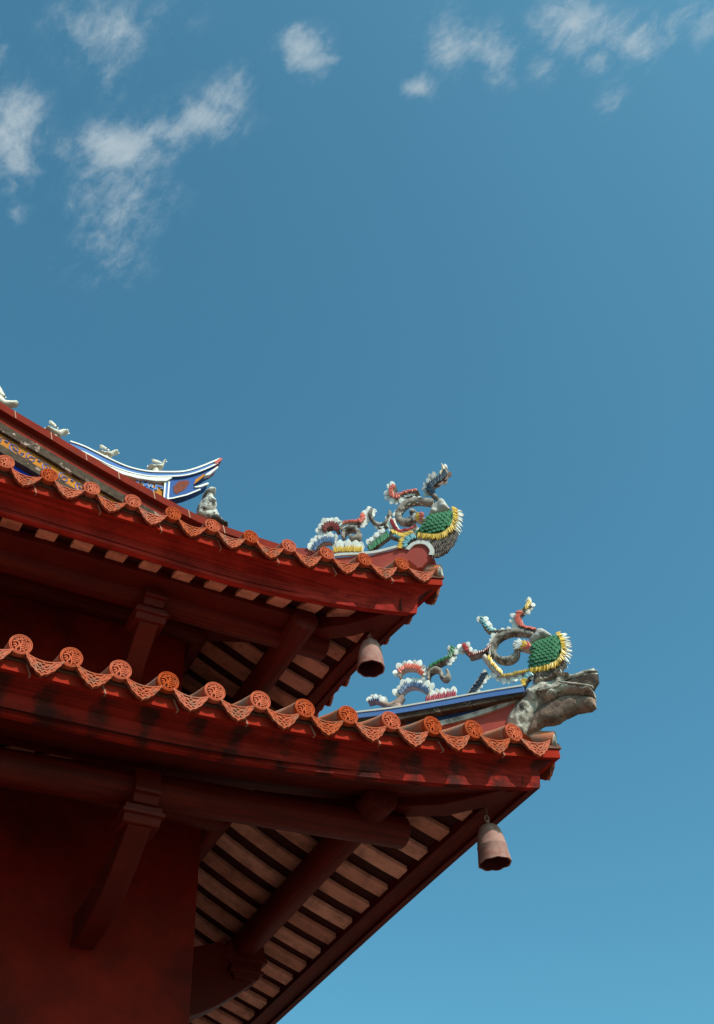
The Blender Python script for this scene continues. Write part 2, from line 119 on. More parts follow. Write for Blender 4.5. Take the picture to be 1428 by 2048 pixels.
# ---------------------------------------------------------------- materials
def mat(name,base,var=None,scale=6,rough=.6,spec=.3,bump=.0,bscale=60,dirt=None,dscale=3,damt=.5,coord='Object',stretch=(1,1,1),dlo=.48,dhi=.66,rnd=0):
    m=bpy.data.materials.new(name); m.use_nodes=True; t=m.node_tree; n=t.nodes; l=t.links; p=n['Principled BSDF']
    p.inputs['Roughness'].default_value=rough; p.inputs['Specular IOR Level'].default_value=spec
    c=n.new('ShaderNodeTexCoord'); mp=n.new('ShaderNodeMapping'); mp.inputs['Scale'].default_value=stretch; l.new(c.outputs[coord],mp.inputs[0])
    def no(s,d=6,r=.6):
        q=n.new('ShaderNodeTexNoise'); q.inputs['Scale'].default_value=s; q.inputs['Detail'].default_value=d; q.inputs['Roughness'].default_value=r; l.new(mp.outputs[0],q.inputs['Vector']); return q
    a=no(scale); mix=n.new('ShaderNodeMix'); mix.data_type='RGBA'
    r=n.new('ShaderNodeMapRange'); r.inputs[1].default_value=.3; r.inputs[2].default_value=.7; l.new(a.outputs['Fac'],r.inputs[0]); l.new(r.outputs[0],mix.inputs[0])
    v=var or tuple(x*.7 for x in base)
    mix.inputs[6].default_value=(*base,1); mix.inputs[7].default_value=(*v,1); out=mix.outputs[2]
    if dirt:
        b=no(dscale,8,.68); r2=n.new('ShaderNodeMapRange'); r2.inputs[1].default_value=dlo; r2.inputs[2].default_value=dhi; r2.inputs[4].default_value=damt; l.new(b.outputs['Fac'],r2.inputs[0])
        m2=n.new('ShaderNodeMix'); m2.data_type='RGBA'; l.new(r2.outputs[0],m2.inputs[0]); l.new(out,m2.inputs[6]); m2.inputs[7].default_value=(*dirt,1); out=m2.outputs[2]
    if rnd:
        oi=n.new('ShaderNodeObjectInfo'); hv=n.new('ShaderNodeHueSaturation'); r3=n.new('ShaderNodeMapRange'); r3.inputs[3].default_value=1-rnd; r3.inputs[4].default_value=1+rnd*.6
        l.new(oi.outputs['Random'],r3.inputs[0]); l.new(r3.outputs[0],hv.inputs['Value']); r4=n.new('ShaderNodeMapRange'); r4.inputs[3].default_value=1.04; r4.inputs[4].default_value=.93
        l.new(oi.outputs['Random'],r4.inputs[0]); l.new(r4.outputs[0],hv.inputs['Saturation']); l.new(out,hv.inputs['Color']); out=hv.outputs[0]
        # each copy samples its own part of the noise
        ad=n.new('ShaderNodeVectorMath'); ad.operation='ADD'; cmb=n.new('ShaderNodeMath'); cmb.operation='MULTIPLY'; cmb.inputs[1].default_value=37; l.new(oi.outputs['Random'],cmb.inputs[0])
        l.new(c.outputs[coord],ad.inputs[0]); l.new(cmb.outputs[0],ad.inputs[1]); l.new(ad.outputs[0],mp.inputs[0])
    l.new(out,p.inputs['Base Color'])
    if bump:
        q=no(bscale,5,.6); bp=n.new('ShaderNodeBump'); bp.inputs['Strength'].default_value=bump; bp.inputs['Distance'].default_value=.01; l.new(q.outputs['Fac'],bp.inputs['Height']); l.new(bp.outputs[0],p.inputs['Normal'])
    return m
MT=dict(
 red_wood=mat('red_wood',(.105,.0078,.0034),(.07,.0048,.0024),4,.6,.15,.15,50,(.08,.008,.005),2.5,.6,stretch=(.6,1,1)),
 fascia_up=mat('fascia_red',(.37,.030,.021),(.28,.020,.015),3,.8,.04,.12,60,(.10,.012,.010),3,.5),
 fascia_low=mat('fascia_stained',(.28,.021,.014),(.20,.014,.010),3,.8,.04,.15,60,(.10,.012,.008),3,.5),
 wall=mat('wall_red',(.19,.010,.0045),(.14,.007,.0033),2.2,.85,.1,.35,70,(.05,.006,.004),1.1,.75,dlo=.42,dhi=.62),
 rafter=mat('rafter_pink',(.70,.30,.215),(.60,.25,.175),5,.7,.2,.1,40,(.22,.09,.06),7,.75,dlo=.45,dhi=.66,rnd=.22),
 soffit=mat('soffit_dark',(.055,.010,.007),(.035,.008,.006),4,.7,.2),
 terra=mat('terracotta',(.45,.092,.040),(.38,.072,.032),9,.9,.04,.25,120,(.20,.12,.085),14,.8,dlo=.50,dhi=.66,rnd=.13),
 terra_face=mat('terracotta_face',(.49,.090,.036),(.42,.073,.029),12,.9,.04,.15,150,(.22,.09,.055),18,.6,dlo=.54,dhi=.7,rnd=.13),
 drip_groove=mat('drip_groove',(.40,.078,.033),(.33,.06,.026),9,.85,.1,.3,120,(.14,.08,.055),8,.7),  # darker than the ribs: relief shade and dirt put into one colour
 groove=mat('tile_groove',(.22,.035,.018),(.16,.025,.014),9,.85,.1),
 tube=mat('tile_tube',(.56,.16,.075),(.52,.20,.12),8,.9,.05,.3,90,(.30,.24,.19),9,.8,dlo=.46,dhi=.62,rnd=.2),
 mortar=mat('mortar',(.17,.075,.052),(.12,.04,.026),10,.9,.1,.4,80,(.10,.06,.05),9,.8),
 band=mat('glazed_band',(.32,.022,.011),(.24,.016,.008),6,.8,.03,.05,40,(.12,.03,.02),5,.5,dlo=.55,dhi=.7),
 edge_tile=mat('edge_tile',(.20,.022,.013),(.15,.016,.010),5,.8,.04,.08,40,(.09,.02,.014),6,.6),
 bed=mat('roof_bed',(.13,.045,.028),(.09,.035,.022),8,.9,.1),
 joint=mat('joint',(.45,.25,.18),(.3,.15,.1),8,.8,.1),
 moss=mat('moss_band',(.10,.068,.050),(.040,.028,.022),22,.95,.03,.5,120,(.46,.31,.26),7,.85,dlo=.57,dhi=.62),
 ridge_red=mat('ridge_red',(.40,.075,.058),(.33,.055,.044),7,.85,.05,.2,70,(.22,.06,.05),6,.5),
 ridge_blue=mat('ridge_blue',(.072,.15,.38),(.09,.17,.37),6,.7,.08,.1,60,(.45,.48,.5),12,.5,dlo=.66,dhi=.74),
 dark_blue=mat('dark_blue',(.02,.05,.16),(.015,.03,.09),6,.7,.2),
 tail_blue=mat('tail_blue',(.035,.085,.27),(.05,.09,.22),7,.8,.05,.1,60,(.2,.18,.18),8,.5,dlo=.6,dhi=.72),
 wall_blue=mat('wall_blue',(.015,.055,.50),(.012,.04,.38),5,.8,.05),
 white=mat('white_paint',(.62,.59,.55),(.52,.49,.44),8,.55,.3,.1,60,(.42,.36,.31),10,.6,dlo=.6,dhi=.75),
 plaster=mat('grey_plaster',(.52,.48,.44),(.34,.31,.28),14,.9,.15,.5,60,(.10,.085,.075),9,.8,dlo=.5,dhi=.66),
 orange=mat('orange_panel',(.50,.19,.03),(.40,.13,.022),6,.85,.05,.1,60,(.16,.06,.03),7,.6),
 frieze_ink=mat('frieze_ink',(.10,.06,.07),(.06,.05,.12),20,.8,.1),
 frieze_blue=mat('frieze_blue',(.14,.15,.36),(.10,.10,.22),20,.8,.1),
 maroon=mat('maroon_patch',(.20,.05,.03),(.12,.03,.02),30,.8,.1,.3,80),
 red_tip=mat('red_tip',(.40,.04,.04),(.3,.03,.03),8,.6,.2),
 bell=mat('bell_paint',(.34,.185,.155),(.25,.125,.105),9,.8,.05,.18,55,(.22,.055,.042),7,.85,dlo=.48,dhi=.66),
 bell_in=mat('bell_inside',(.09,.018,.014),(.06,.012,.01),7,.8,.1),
 iron=mat('rusty_iron',(.22,.10,.08),(.12,.06,.05),30,.7,.3),
 head=mat('weathered_head',(.50,.44,.375),(.34,.28,.235),12,.9,.05,.9,55,(.085,.068,.058),13,.92,dlo=.475,dhi=.60),
 jaw=mat('jaw_stain_shade',(.30,.19,.145),(.13,.08,.062),9,.85,.15,.5,60,(.03,.02,.018),7,.8),  # stained brown, darkened for the shade under the jaw
 mouth=mat('mouth_stain_shade',(.085,.058,.048),(.04,.028,.024),11,.9,.05,.6,60,(.26,.19,.16),8,.6,dlo=.55,dhi=.66),  # stained colour with the shade inside the open mouth painted in
 statue=mat('statue_stone',(.62,.58,.53),(.40,.38,.35),18,.9,.12,.8,70,(.05,.046,.045),13,.95,dlo=.46,dhi=.58),
 porcelain=mat('bird_glaze',(.54,.48,.40),(.44,.38,.31),14,.4,.4,.15,90,(.34,.25,.18),14,.6,dlo=.55,dhi=.7),
 moss_plaster=mat('moss_plaster',(.44,.38,.33),(.17,.135,.115),30,.95,.1,.6,120,(.05,.042,.036),16,.9,dlo=.48,dhi=.6),
 white_plaster=mat('white_plaster',(.68,.60,.53),(.52,.44,.38),20,.8,.2,.4,120,(.25,.19,.16),16,.7,dlo=.56,dhi=.7),
 pink_plaster=mat('pink_plaster',(.50,.33,.27),(.36,.22,.17),24,.85,.2,.5,120,(.2,.13,.1),16,.6),
 stone_ground=mat('stone_paving',(.20,.135,.10),(.16,.11,.085),.8,.9,.2,.3,30,(.12,.09,.07),.3,.5),
 body_dark=mat('body_dark',(.20,.15,.13),(.09,.07,.06),25,.85,.2,.4,90,(.42,.36,.31),14,.5,dlo=.58,dhi=.7),
)
GL={'white':((.80,.77,.72),(.66,.62,.57)),'grey':((.50,.47,.44),(.38,.35,.33)),'brown':((.42,.24,.18),(.24,.13,.1)),'coral':((.78,.17,.11),(.62,.11,.075)),'yellow':((.80,.50,.07),(.62,.34,.04)),
 'teal':((.19,.42,.46),(.12,.30,.36)),'darkred':((.28,.03,.02),(.16,.022,.018)),'red':((.50,.05,.05),(.36,.035,.035)),'navy':((.017,.026,.052),(.010,.016,.032)),'steel':((.10,.17,.32),(.05,.085,.17)),'green':((.045,.22,.075),(.025,.12,.045)),
 'magenta':((.52,.06,.09),(.34,.035,.05)),'cream':((.80,.62,.42),(.66,.45,.28)),'scale':((.085,.24,.115),(.05,.16,.075))}
for k,(a,b) in GL.items(): MT['g_'+k]=mat('glaze_'+k,a,b,45,.38,.45,.1,90,tuple(x*.4+.05 for x in b),30,.5,dlo=.58,dhi=.75)
def water_stains(m,period,phase):
    # soot washed down under each round tile: noise gathered at the tile spacing
    t=m.node_tree; n=t.nodes; l=t.links; p=n['Principled BSDF']; src=p.inputs['Base Color'].links[0].from_socket
    c=n.new('ShaderNodeTexCoord'); sx=n.new('ShaderNodeSeparateXYZ'); l.new(c.outputs['Object'],sx.inputs[0])
    def mth(op,a,b=None):
        q=n.new('ShaderNodeMath'); q.operation=op
        for i,v in enumerate((a,b)):
            if v is None: continue
            if isinstance(v,(int,float)): q.inputs[i].default_value=v
            else: l.new(v,q.inputs[i])
        return q.outputs[0]
    nz=n.new('ShaderNodeTexNoise'); nz.inputs['Scale'].default_value=6; nz.inputs['Detail'].default_value=8; nz.inputs['Roughness'].default_value=.6; l.new(c.outputs['Object'],nz.inputs['Vector'])
    w_=mth('COSINE',mth('ADD',mth('MULTIPLY',sx.outputs[0],6.2832/period),mth('ADD',mth('MULTIPLY',nz.outputs['Fac'],2.2),phase)))
    f=mth('ADD',mth('MULTIPLY',w_,.13),nz.outputs['Fac'])
    r=n.new('ShaderNodeMapRange'); r.interpolation_type='SMOOTHSTEP'; r.inputs[1].default_value=.46; r.inputs[2].default_value=.70; r.inputs[4].default_value=.85; l.new(f,r.inputs[0])
    mx=n.new('ShaderNodeMix'); mx.data_type='RGBA'; l.new(r.outputs[0],mx.inputs[0]); l.new(src,mx.inputs[6]); mx.inputs[7].default_value=(.040,.016,.014,1); l.new(mx.outputs[2],p.inputs['Base Color'])
water_stains(MT['fascia_low'],.28,0.6)
def grain(name,axis):
    # a copy of a paint with fine streaks and hairline cracks drawn along the timber
    m=MT[name].copy(); t=m.node_tree; n=t.nodes; l=t.links; p=n['Principled BSDF']; src=p.inputs['Base Color'].links[0].from_socket
    c=n.new('ShaderNodeTexCoord'); mp=n.new('ShaderNodeMapping'); mp.inputs['Scale'].default_value=(.5,34,34) if axis=='x' else (34,.5,34); l.new(c.outputs['Object'],mp.inputs[0])
    z=n.new('ShaderNodeTexNoise'); z.inputs['Scale'].default_value=1.3; z.inputs['Detail'].default_value=7; z.inputs['Roughness'].default_value=.62; l.new(mp.outputs[0],z.inputs['Vector'])
    r=n.new('ShaderNodeMapRange'); r.inputs[1].default_value=.34; r.inputs[2].default_value=.66; r.inputs[3].default_value=.62; r.inputs[4].default_value=1.32; l.new(z.outputs['Fac'],r.inputs[0])
    h=n.new('ShaderNodeHueSaturation'); l.new(src,h.inputs['Color']); l.new(r.outputs[0],h.inputs['Value']); l.new(h.outputs[0],p.inputs['Base Color'])
    b=n.new('ShaderNodeBump'); b.inputs['Strength'].default_value=.35; b.inputs['Distance'].default_value=.006; l.new(z.outputs['Fac'],b.inputs['Height'])
    if p.inputs['Normal'].links: l.new(p.inputs['Normal'].links[0].from_socket,b.inputs['Normal'])
    l.new(b.outputs[0],p.inputs['Normal']); return m
for k in ('red_wood','fascia_up','fascia_low'):
    MT[k+'_A']=grain(k,'x'); MT[k+'_B']=grain(k,'y')
# ---------------------------------------------------------------- object helpers
def tag(o,label=None,cat=None,group=None,kind=None):
    if label: o['label']=label
    if cat: o['category']=cat
    if group: o['group']=group
    if kind: o['kind']=kind
    return o
def link(name,me,parent=None):
    o=bpy.data.objects.new(name,me); COL.objects.link(o)
    if parent: o.parent=parent; o.matrix_parent_inverse=parent.matrix_world.inverted() if False else Matrix()
    return o
def empty(name,loc):
    o=bpy.data.objects.new(name,None); o.location=loc; COL.objects.link(o); o.empty_display_size=.1; return o
class MB:
    def __init__(s): s.v=[]; s.f=[]; s.m=[]; s.org=Vector((0,0,0))
    def add(s,vs,fs,mi=0):
        k=len(s.v); s.v+= [Vector(x) for x in vs]; s.f+=[tuple(i+k for i in f) for f in fs]; s.m+=[mi]*len(fs)
    def box(s,lo,hi,mi=0,bev=0):
        x0,y0,z0=lo; x1,y1,z1=hi
        s.add([(x0,y0,z0),(x1,y0,z0),(x1,y1,z0),(x0,y1,z0),(x0,y0,z1),(x1,y0,z1),(x1,y1,z1),(x0,y1,z1)],[(0,3,2,1),(4,5,6,7),(0,1,5,4),(1,2,6,5),(2,3,7,6),(3,0,4,7)],mi)
    def prism(s,poly,fn,o0,o1,mi=0):
        n=len(poly)
        s.add([fn(p[0],p[1],o1) for p in poly]+[fn(p[0],p[1],o0) for p in poly],[tuple(range(n)),tuple(range(2*n-1,n-1,-1))]+[(i,n+i,n+(i+1)%n,(i+1)%n) for i in range(n)],mi)
    def ring_tube(s,rings,mi=0,cap=True):
        n=len(rings[0]); vs=[p for r in rings for p in r]; fs=[]
        for k in range(len(rings)-1):
            for i in range(n): fs.append((k*n+i,k*n+(i+1)%n,(k+1)*n+(i+1)%n,(k+1)*n+i))
        if cap: fs+= [tuple(range(n-1,-1,-1)),tuple((len(rings)-1)*n+i for i in range(n))]
        s.add(vs,fs,mi)
    def tube(s,pts,rad,seg=16,mi=0,cap=True):
        pts=[Vector(p) for p in pts]; rings=[]
        if not isinstance(rad,(list,tuple)): rad=[rad]*len(pts)
        up=None
        for i,p in enumerate(pts):
            d=(pts[min(i+1,len(pts)-1)]-pts[max(i-1,0)]).normalized()
            if up is None: up=Vector((0,0,1)) if abs(d.z)<.9 else Vector((1,0,0))
            x=d.cross(up).normalized(); up=x.cross(d).normalized()
            rings.append([p+(x*math.cos(2*math.pi*k/seg)+up*math.sin(2*math.pi*k/seg))*rad[i] for k in range(seg)])
        s.ring_tube(rings,mi,cap)
    def build(s,name,mats,parent=None,smooth=False,angle=40,bevel=0):
        if not isinstance(mats,(list,tuple)): mats=[mats]
        base=parent_world(parent)
        me=bpy.data.meshes.new(name); me.from_pydata([tuple(v-base-s.org) for v in s.v],[],s.f)
        for m in mats: me.materials.append(m)
        for p,mi in zip(me.polygons,s.m): p.material_index=mi
        bm=bmesh.new(); bm.from_mesh(me); bmesh.ops.recalc_face_normals(bm,faces=bm.faces); bm.to_mesh(me); bm.free()
        me.validate(); me.update()
        if smooth:
            me.polygons.foreach_set('use_smooth',[True]*len(me.polygons)); me.set_sharp_from_angle(angle=math.radians(angle))
        o=link(name,me,parent); o.location=s.org
        if bevel:
            b=o.modifiers.new('bevel','BEVEL'); b.width=bevel; b.segments=2; b.limit_method='ANGLE'; b.angle_limit=math.radians(40)
        return o
def parent_world(p):
    v=Vector((0,0,0))
    while p is not None: v+=p.location; p=p.parent
    return v
# planes
S2=2**.5
def HIP(a,v,o): return Vector((a/S2-o/S2,-a/S2-o/S2,v))
def HIPF(a,v,o): return HIP(a,v,o+.08)
def XZ(y): return lambda x,z,o: Vector((x,y-o,z))
# ---------------------------------------------------------------- ground
gz=CAM['loc'][2]-1.62
b=MB(); b.add([(-1500,-1500,gz),(1500,-1500,gz),(1500,1500,gz),(-1500,1500,gz)],[(0,1,2,3)])
tag(b.build('ground',MT['stone_ground']),'grey stone paving of the temple court','ground',kind='structure')
# ---------------------------------------------------------------- temple
T=empty('temple',(-3.5,3.5,gz))
tag(T,'red timber temple hall corner with two stacked tiled eaves sweeping up to the right','temple')
class Tier: pass
LO=Tier(); LO.d=0;LO.H=0;LO.a=Q['a1'];LO.L=Q['L1'];LO.n=Q['n1'];LO.b=Q['b1'];LO.e=Q['e'];LO.g=Q['g'];LO.gl=Q['gl1'];LO.s=.28;LO.x0=Q['x0'];LO.R=.064;LO.er=Q['er'];LO.gr=Q['gr'];LO.D=1.5;LO.f=(.33,.20);LO.wall=1.587;LO.rt=Q['yb'];LO.rs=Q['r']
UP=Tier(); UP.d=Q['d'];UP.H=Q['Hh'];UP.a=Q['a2'];UP.L=Q['L2'];UP.n=Q['n2'];UP.b=Q['b2'];UP.e=Q['e2'];UP.g=Q['g2'];UP.gl=Q['gl2'];UP.s=Q['s2'];UP.x0=Q['x0u'];UP.R=.058;UP.er=Q['eru'];UP.gr=Q['gru'];UP.D=.67;UP.f=(.33,.20);UP.wall=1.756;UP.rt=Q['xr'];UP.rs=Q['r2']
TMAX=5.3
def zl(t,q): return q.a*max(1-t/q.L,1e-6)**q.n
def Pl(t,q): return -q.b*max(1-t/q.L,1e-6)**2
def tcor(dy,q):
    t=0
    for _ in range(40): t=.5*t+.5*(Pl(t,q)+dy)
    return t
LO.de,LO.dg,LO.tr=.075,.047,2.0; UP.de,UP.dg,UP.tr=.045,.043,1.0   # the front eave boards draw back from the tile edge away from the corner
def ramp(t,q): return min(max(t,0)/q.tr,1)
def eset(t,q,side): return q.e+(q.de*ramp(t,q) if side=='A' else 0)
def gdrop(t,q,side='B'): return q.g+q.gl*min(max(t,-.3),3.6)-(q.dg*ramp(t,q) if side=='A' else 0)
def prof(dy,q): return q.f[0]*dy+q.f[1]*dy*dy
def pt(t,dy,dz,q,side):
    x,y,z=-q.d-t,q.d+Pl(t,q)+dy,q.H+zl(t,q)+dz
    return Vector((x,y,z)) if side=='A' else Vector((-y,-x,z))
def sweep(mb,sec,q,side,t1=TMAX,n=60,mi=0,t0=None):
    # sec: list of (dy, dz or function of t); mitred at the corner
    rings=[]
    for k in range(n+1):
        s=(k/n)**1.4; r=[]
        for dy_,dz in sec:
            tc_=tcor(dy_(0) if callable(dy_) else dy_,q) if t0 is None else t0
            t=tc_+(t1-tc_)*s; dy=dy_(t) if callable(dy_) else dy_
            r.append(pt(t,dy,dz(t) if callable(dz) else dz,q,side))
        rings.append(r)
    mb.ring_tube(rings,mi)
def raft_z(dy,q): return -q.gr+.33*(dy-q.er)+.12*(dy-q.er)**2
# shared tile meshes -------------------------------------------------
def disc_mesh(R):
    b=MB(); SEG=36
    def ring(r,y): return [Vector((r*math.cos(2*math.pi*k/SEG),y,r*math.sin(2*math.pi*k/SEG))) for k in range(SEG)]
    b.ring_tube([ring(R*.98,.028),ring(R*1.03,.022),ring(R*1.03,-.004),ring(R*.99,-.009),ring(R*.93,-.009),ring(R*.92,-.005),ring(R*.87,-.005),ring(R*.86,-.009),ring(R*.78,-.009),ring(R*.76,.001)],0,False)
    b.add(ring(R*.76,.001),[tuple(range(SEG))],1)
    b.add(ring(R*.98,.028),[tuple(range(SEG))],0)
    def stroke(pts,wd=.055):
        pts=[Vector((x*R,0,z*R)) for x,z in pts]; wd*=R; L=[];Rr=[]
        for i,p in enumerate(pts):
            d=(pts[min(i+1,len(pts)-1)]-pts[max(i-1,0)]).normalized(); nn=Vector((-d.z,0,d.x)); L.append(p+nn*wd);Rr.append(p-nn*wd)
        f=-.0085; n=len(pts)
        vs=[v+Vector((0,f,0)) for v in L]+[v+Vector((0,f,0)) for v in Rr]+[v+Vector((0,.002,0)) for v in L]+[v+Vector((0,.002,0)) for v in Rr]
        fs=[]
        for i in range(n-1): fs+=[(i,i+1,n+i+1,n+i),(i,2*n+i,2*n+i+1,i+1),(n+i,n+i+1,3*n+i+1,3*n+i)]
        fs+=[(0,n,3*n,2*n),(n-1,3*n-1,4*n-1,2*n-1)]
        b.add(vs,fs,0)
    stroke([(.05,.70),(.02,.42),(.10,.2),(.02,0),(.02,-.25),(.10,-.5),(.0,-.7)],.075)
    stroke([(-.66,.16),(-.45,.28),(-.2,.22),(-.1,0),(-.16,-.26),(-.34,-.46),(-.30,-.66)],.07)
    stroke([(-.62,-.1),(-.42,.0),(-.34,-.14),(-.44,-.3),(-.56,-.3)],.065)
    stroke([(-.52,.48),(-.3,.42),(-.12,.48),(.05,.42)],.06); stroke([(-.34,.64),(-.26,.48)],.05); stroke([(-.12,.70),(-.10,.54)],.05)
    stroke([(.1,.52),(.32,.56),(.46,.46)],.06); stroke([(.26,.70),(.24,.5)],.05)
    for z in (.32,.12,-.08,-.28): stroke([(.12,z),(.35,z-.02),(.64,z-.08)],.06)
    stroke([(.1,-.48),(.3,-.5),(.44,-.56)],.06); stroke([(.38,.38),(.36,-.5)],.045); stroke([(.66,.26),(.69,0),(.60,-.4)],.05)
    o=b.build('tile_disc',[MT['terra_face'],MT['groove']],None,True,50); me=o.data; bpy.data.objects.remove(o); return me
def drip_mesh(W=.106,var=0):
    rnd=random.Random(var)
    b=MB(); n=24; top=[];bot=[]
    def bl(x):
        u=abs(x)/W; z=-.174+.126*(.35*u+.65*u**2.4)
        return z+.009*abs(math.sin(u*3.5*math.pi))*(1 if u<.97 else 0)
    def tp(x): return -.070+.026*(x/W)**2
    xs=[-W+2*W*i/n for i in range(n+1)]
    def Y(z): return -.004+ (z+.05)*.03
    def P(x,z,o): return Vector((x,Y(z)-o,z))
    chip=rnd.choice([-1,1])*W*rnd.uniform(.3,.8) if rnd.random()<.45 else 9
    B=[(x,bl(x)+(.010 if abs(x-chip)<.016 else 0)) for x in xs]; Tt=[(x,tp(x)) for x in xs]
    vs=[P(*p,0) for p in B]+[P(*p,0) for p in Tt]+[P(*p,-.016) for p in B]+[P(*p,-.016) for p in Tt]; m=n+1; fs=[]
    for i in range(n): fs+=[(i,i+1,m+i+1,m+i),(2*m+i,3*m+i,3*m+i+1,2*m+i+1),(i,2*m+i,2*m+i+1,i+1),(m+i,m+i+1,3*m+i+1,3*m+i)]
    fs+=[(0,m,3*m,2*m),(n,2*m+n,3*m+n,m+n)]
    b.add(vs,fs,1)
    def rib(pts,wd,h=.006):
        k=len(pts); L=[];Rr=[]
        for i,p in enumerate(pts):
            a=pts[max(i-1,0)];c=pts[min(i+1,k-1)]; dx,dz=c[0]-a[0],c[1]-a[1]; l=math.hypot(dx,dz) or 1
            L.append((p[0]-dz/l*wd,p[1]+dx/l*wd));Rr.append((p[0]+dz/l*wd,p[1]-dx/l*wd))
        vs=[P(*p,h) for p in L]+[P(*p,h) for p in Rr]+[P(*p,-.001) for p in L]+[P(*p,-.001) for p in Rr]; fs=[]
        for i in range(k-1): fs+=[(i,i+1,k+i+1,k+i),(i,2*k+i,2*k+i+1,i+1),(k+i,k+i+1,3*k+i+1,3*k+i)]
        b.add(vs,fs,0)
    rib([(x*.985,bl(x)+.007) for x in xs],.004)
    for j,off in enumerate((.026,.046,.066)):
        pts=[]
        for i in range(41):
            x=-W*.93+2*W*.93*i/40; z=bl(x)+off*(1-.35*abs(x)/W)+.006*math.sin(abs(x)/W*19+j*1.6)
            if z<tp(x)-.006: pts.append((x,z))
        if len(pts)>3: rib(pts,.0042)
    rib([(x*.9,tp(x)-.004) for x in xs],.0032)
    for (x,z) in ((0,-.115),(.018,-.10),(-.018,-.10),(0,-.088)): rib([(x-.006,z-.004),(x,z+.004),(x+.006,z-.004)],.0035,.008)
    # shallow concave pan running back under the round tiles
    vs=[];fs=[]
    for r,yy in enumerate((0.004,.30)):
        for i in range(n+1): vs.append(Vector((xs[i],yy,tp(xs[i])+.33*yy)))
        for i in range(n+1): vs.append(Vector((xs[i],yy,tp(xs[i])+.33*yy-.014)))
    for i in range(n): fs+=[(i,i+1,2*m+i+1,2*m+i),(m+i,3*m+i,3*m+i+1,m+i+1)]
    b.add(vs,fs,0)
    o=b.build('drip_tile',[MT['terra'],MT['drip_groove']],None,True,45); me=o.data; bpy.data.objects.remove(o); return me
DISC={id(LO):disc_mesh(LO.R),id(UP):disc_mesh(UP.R)}
DRIPS={id(LO):[drip_mesh(.108,k) for k in range(5)],id(UP):[drip_mesh(.104,k+9) for k in range(5)]}
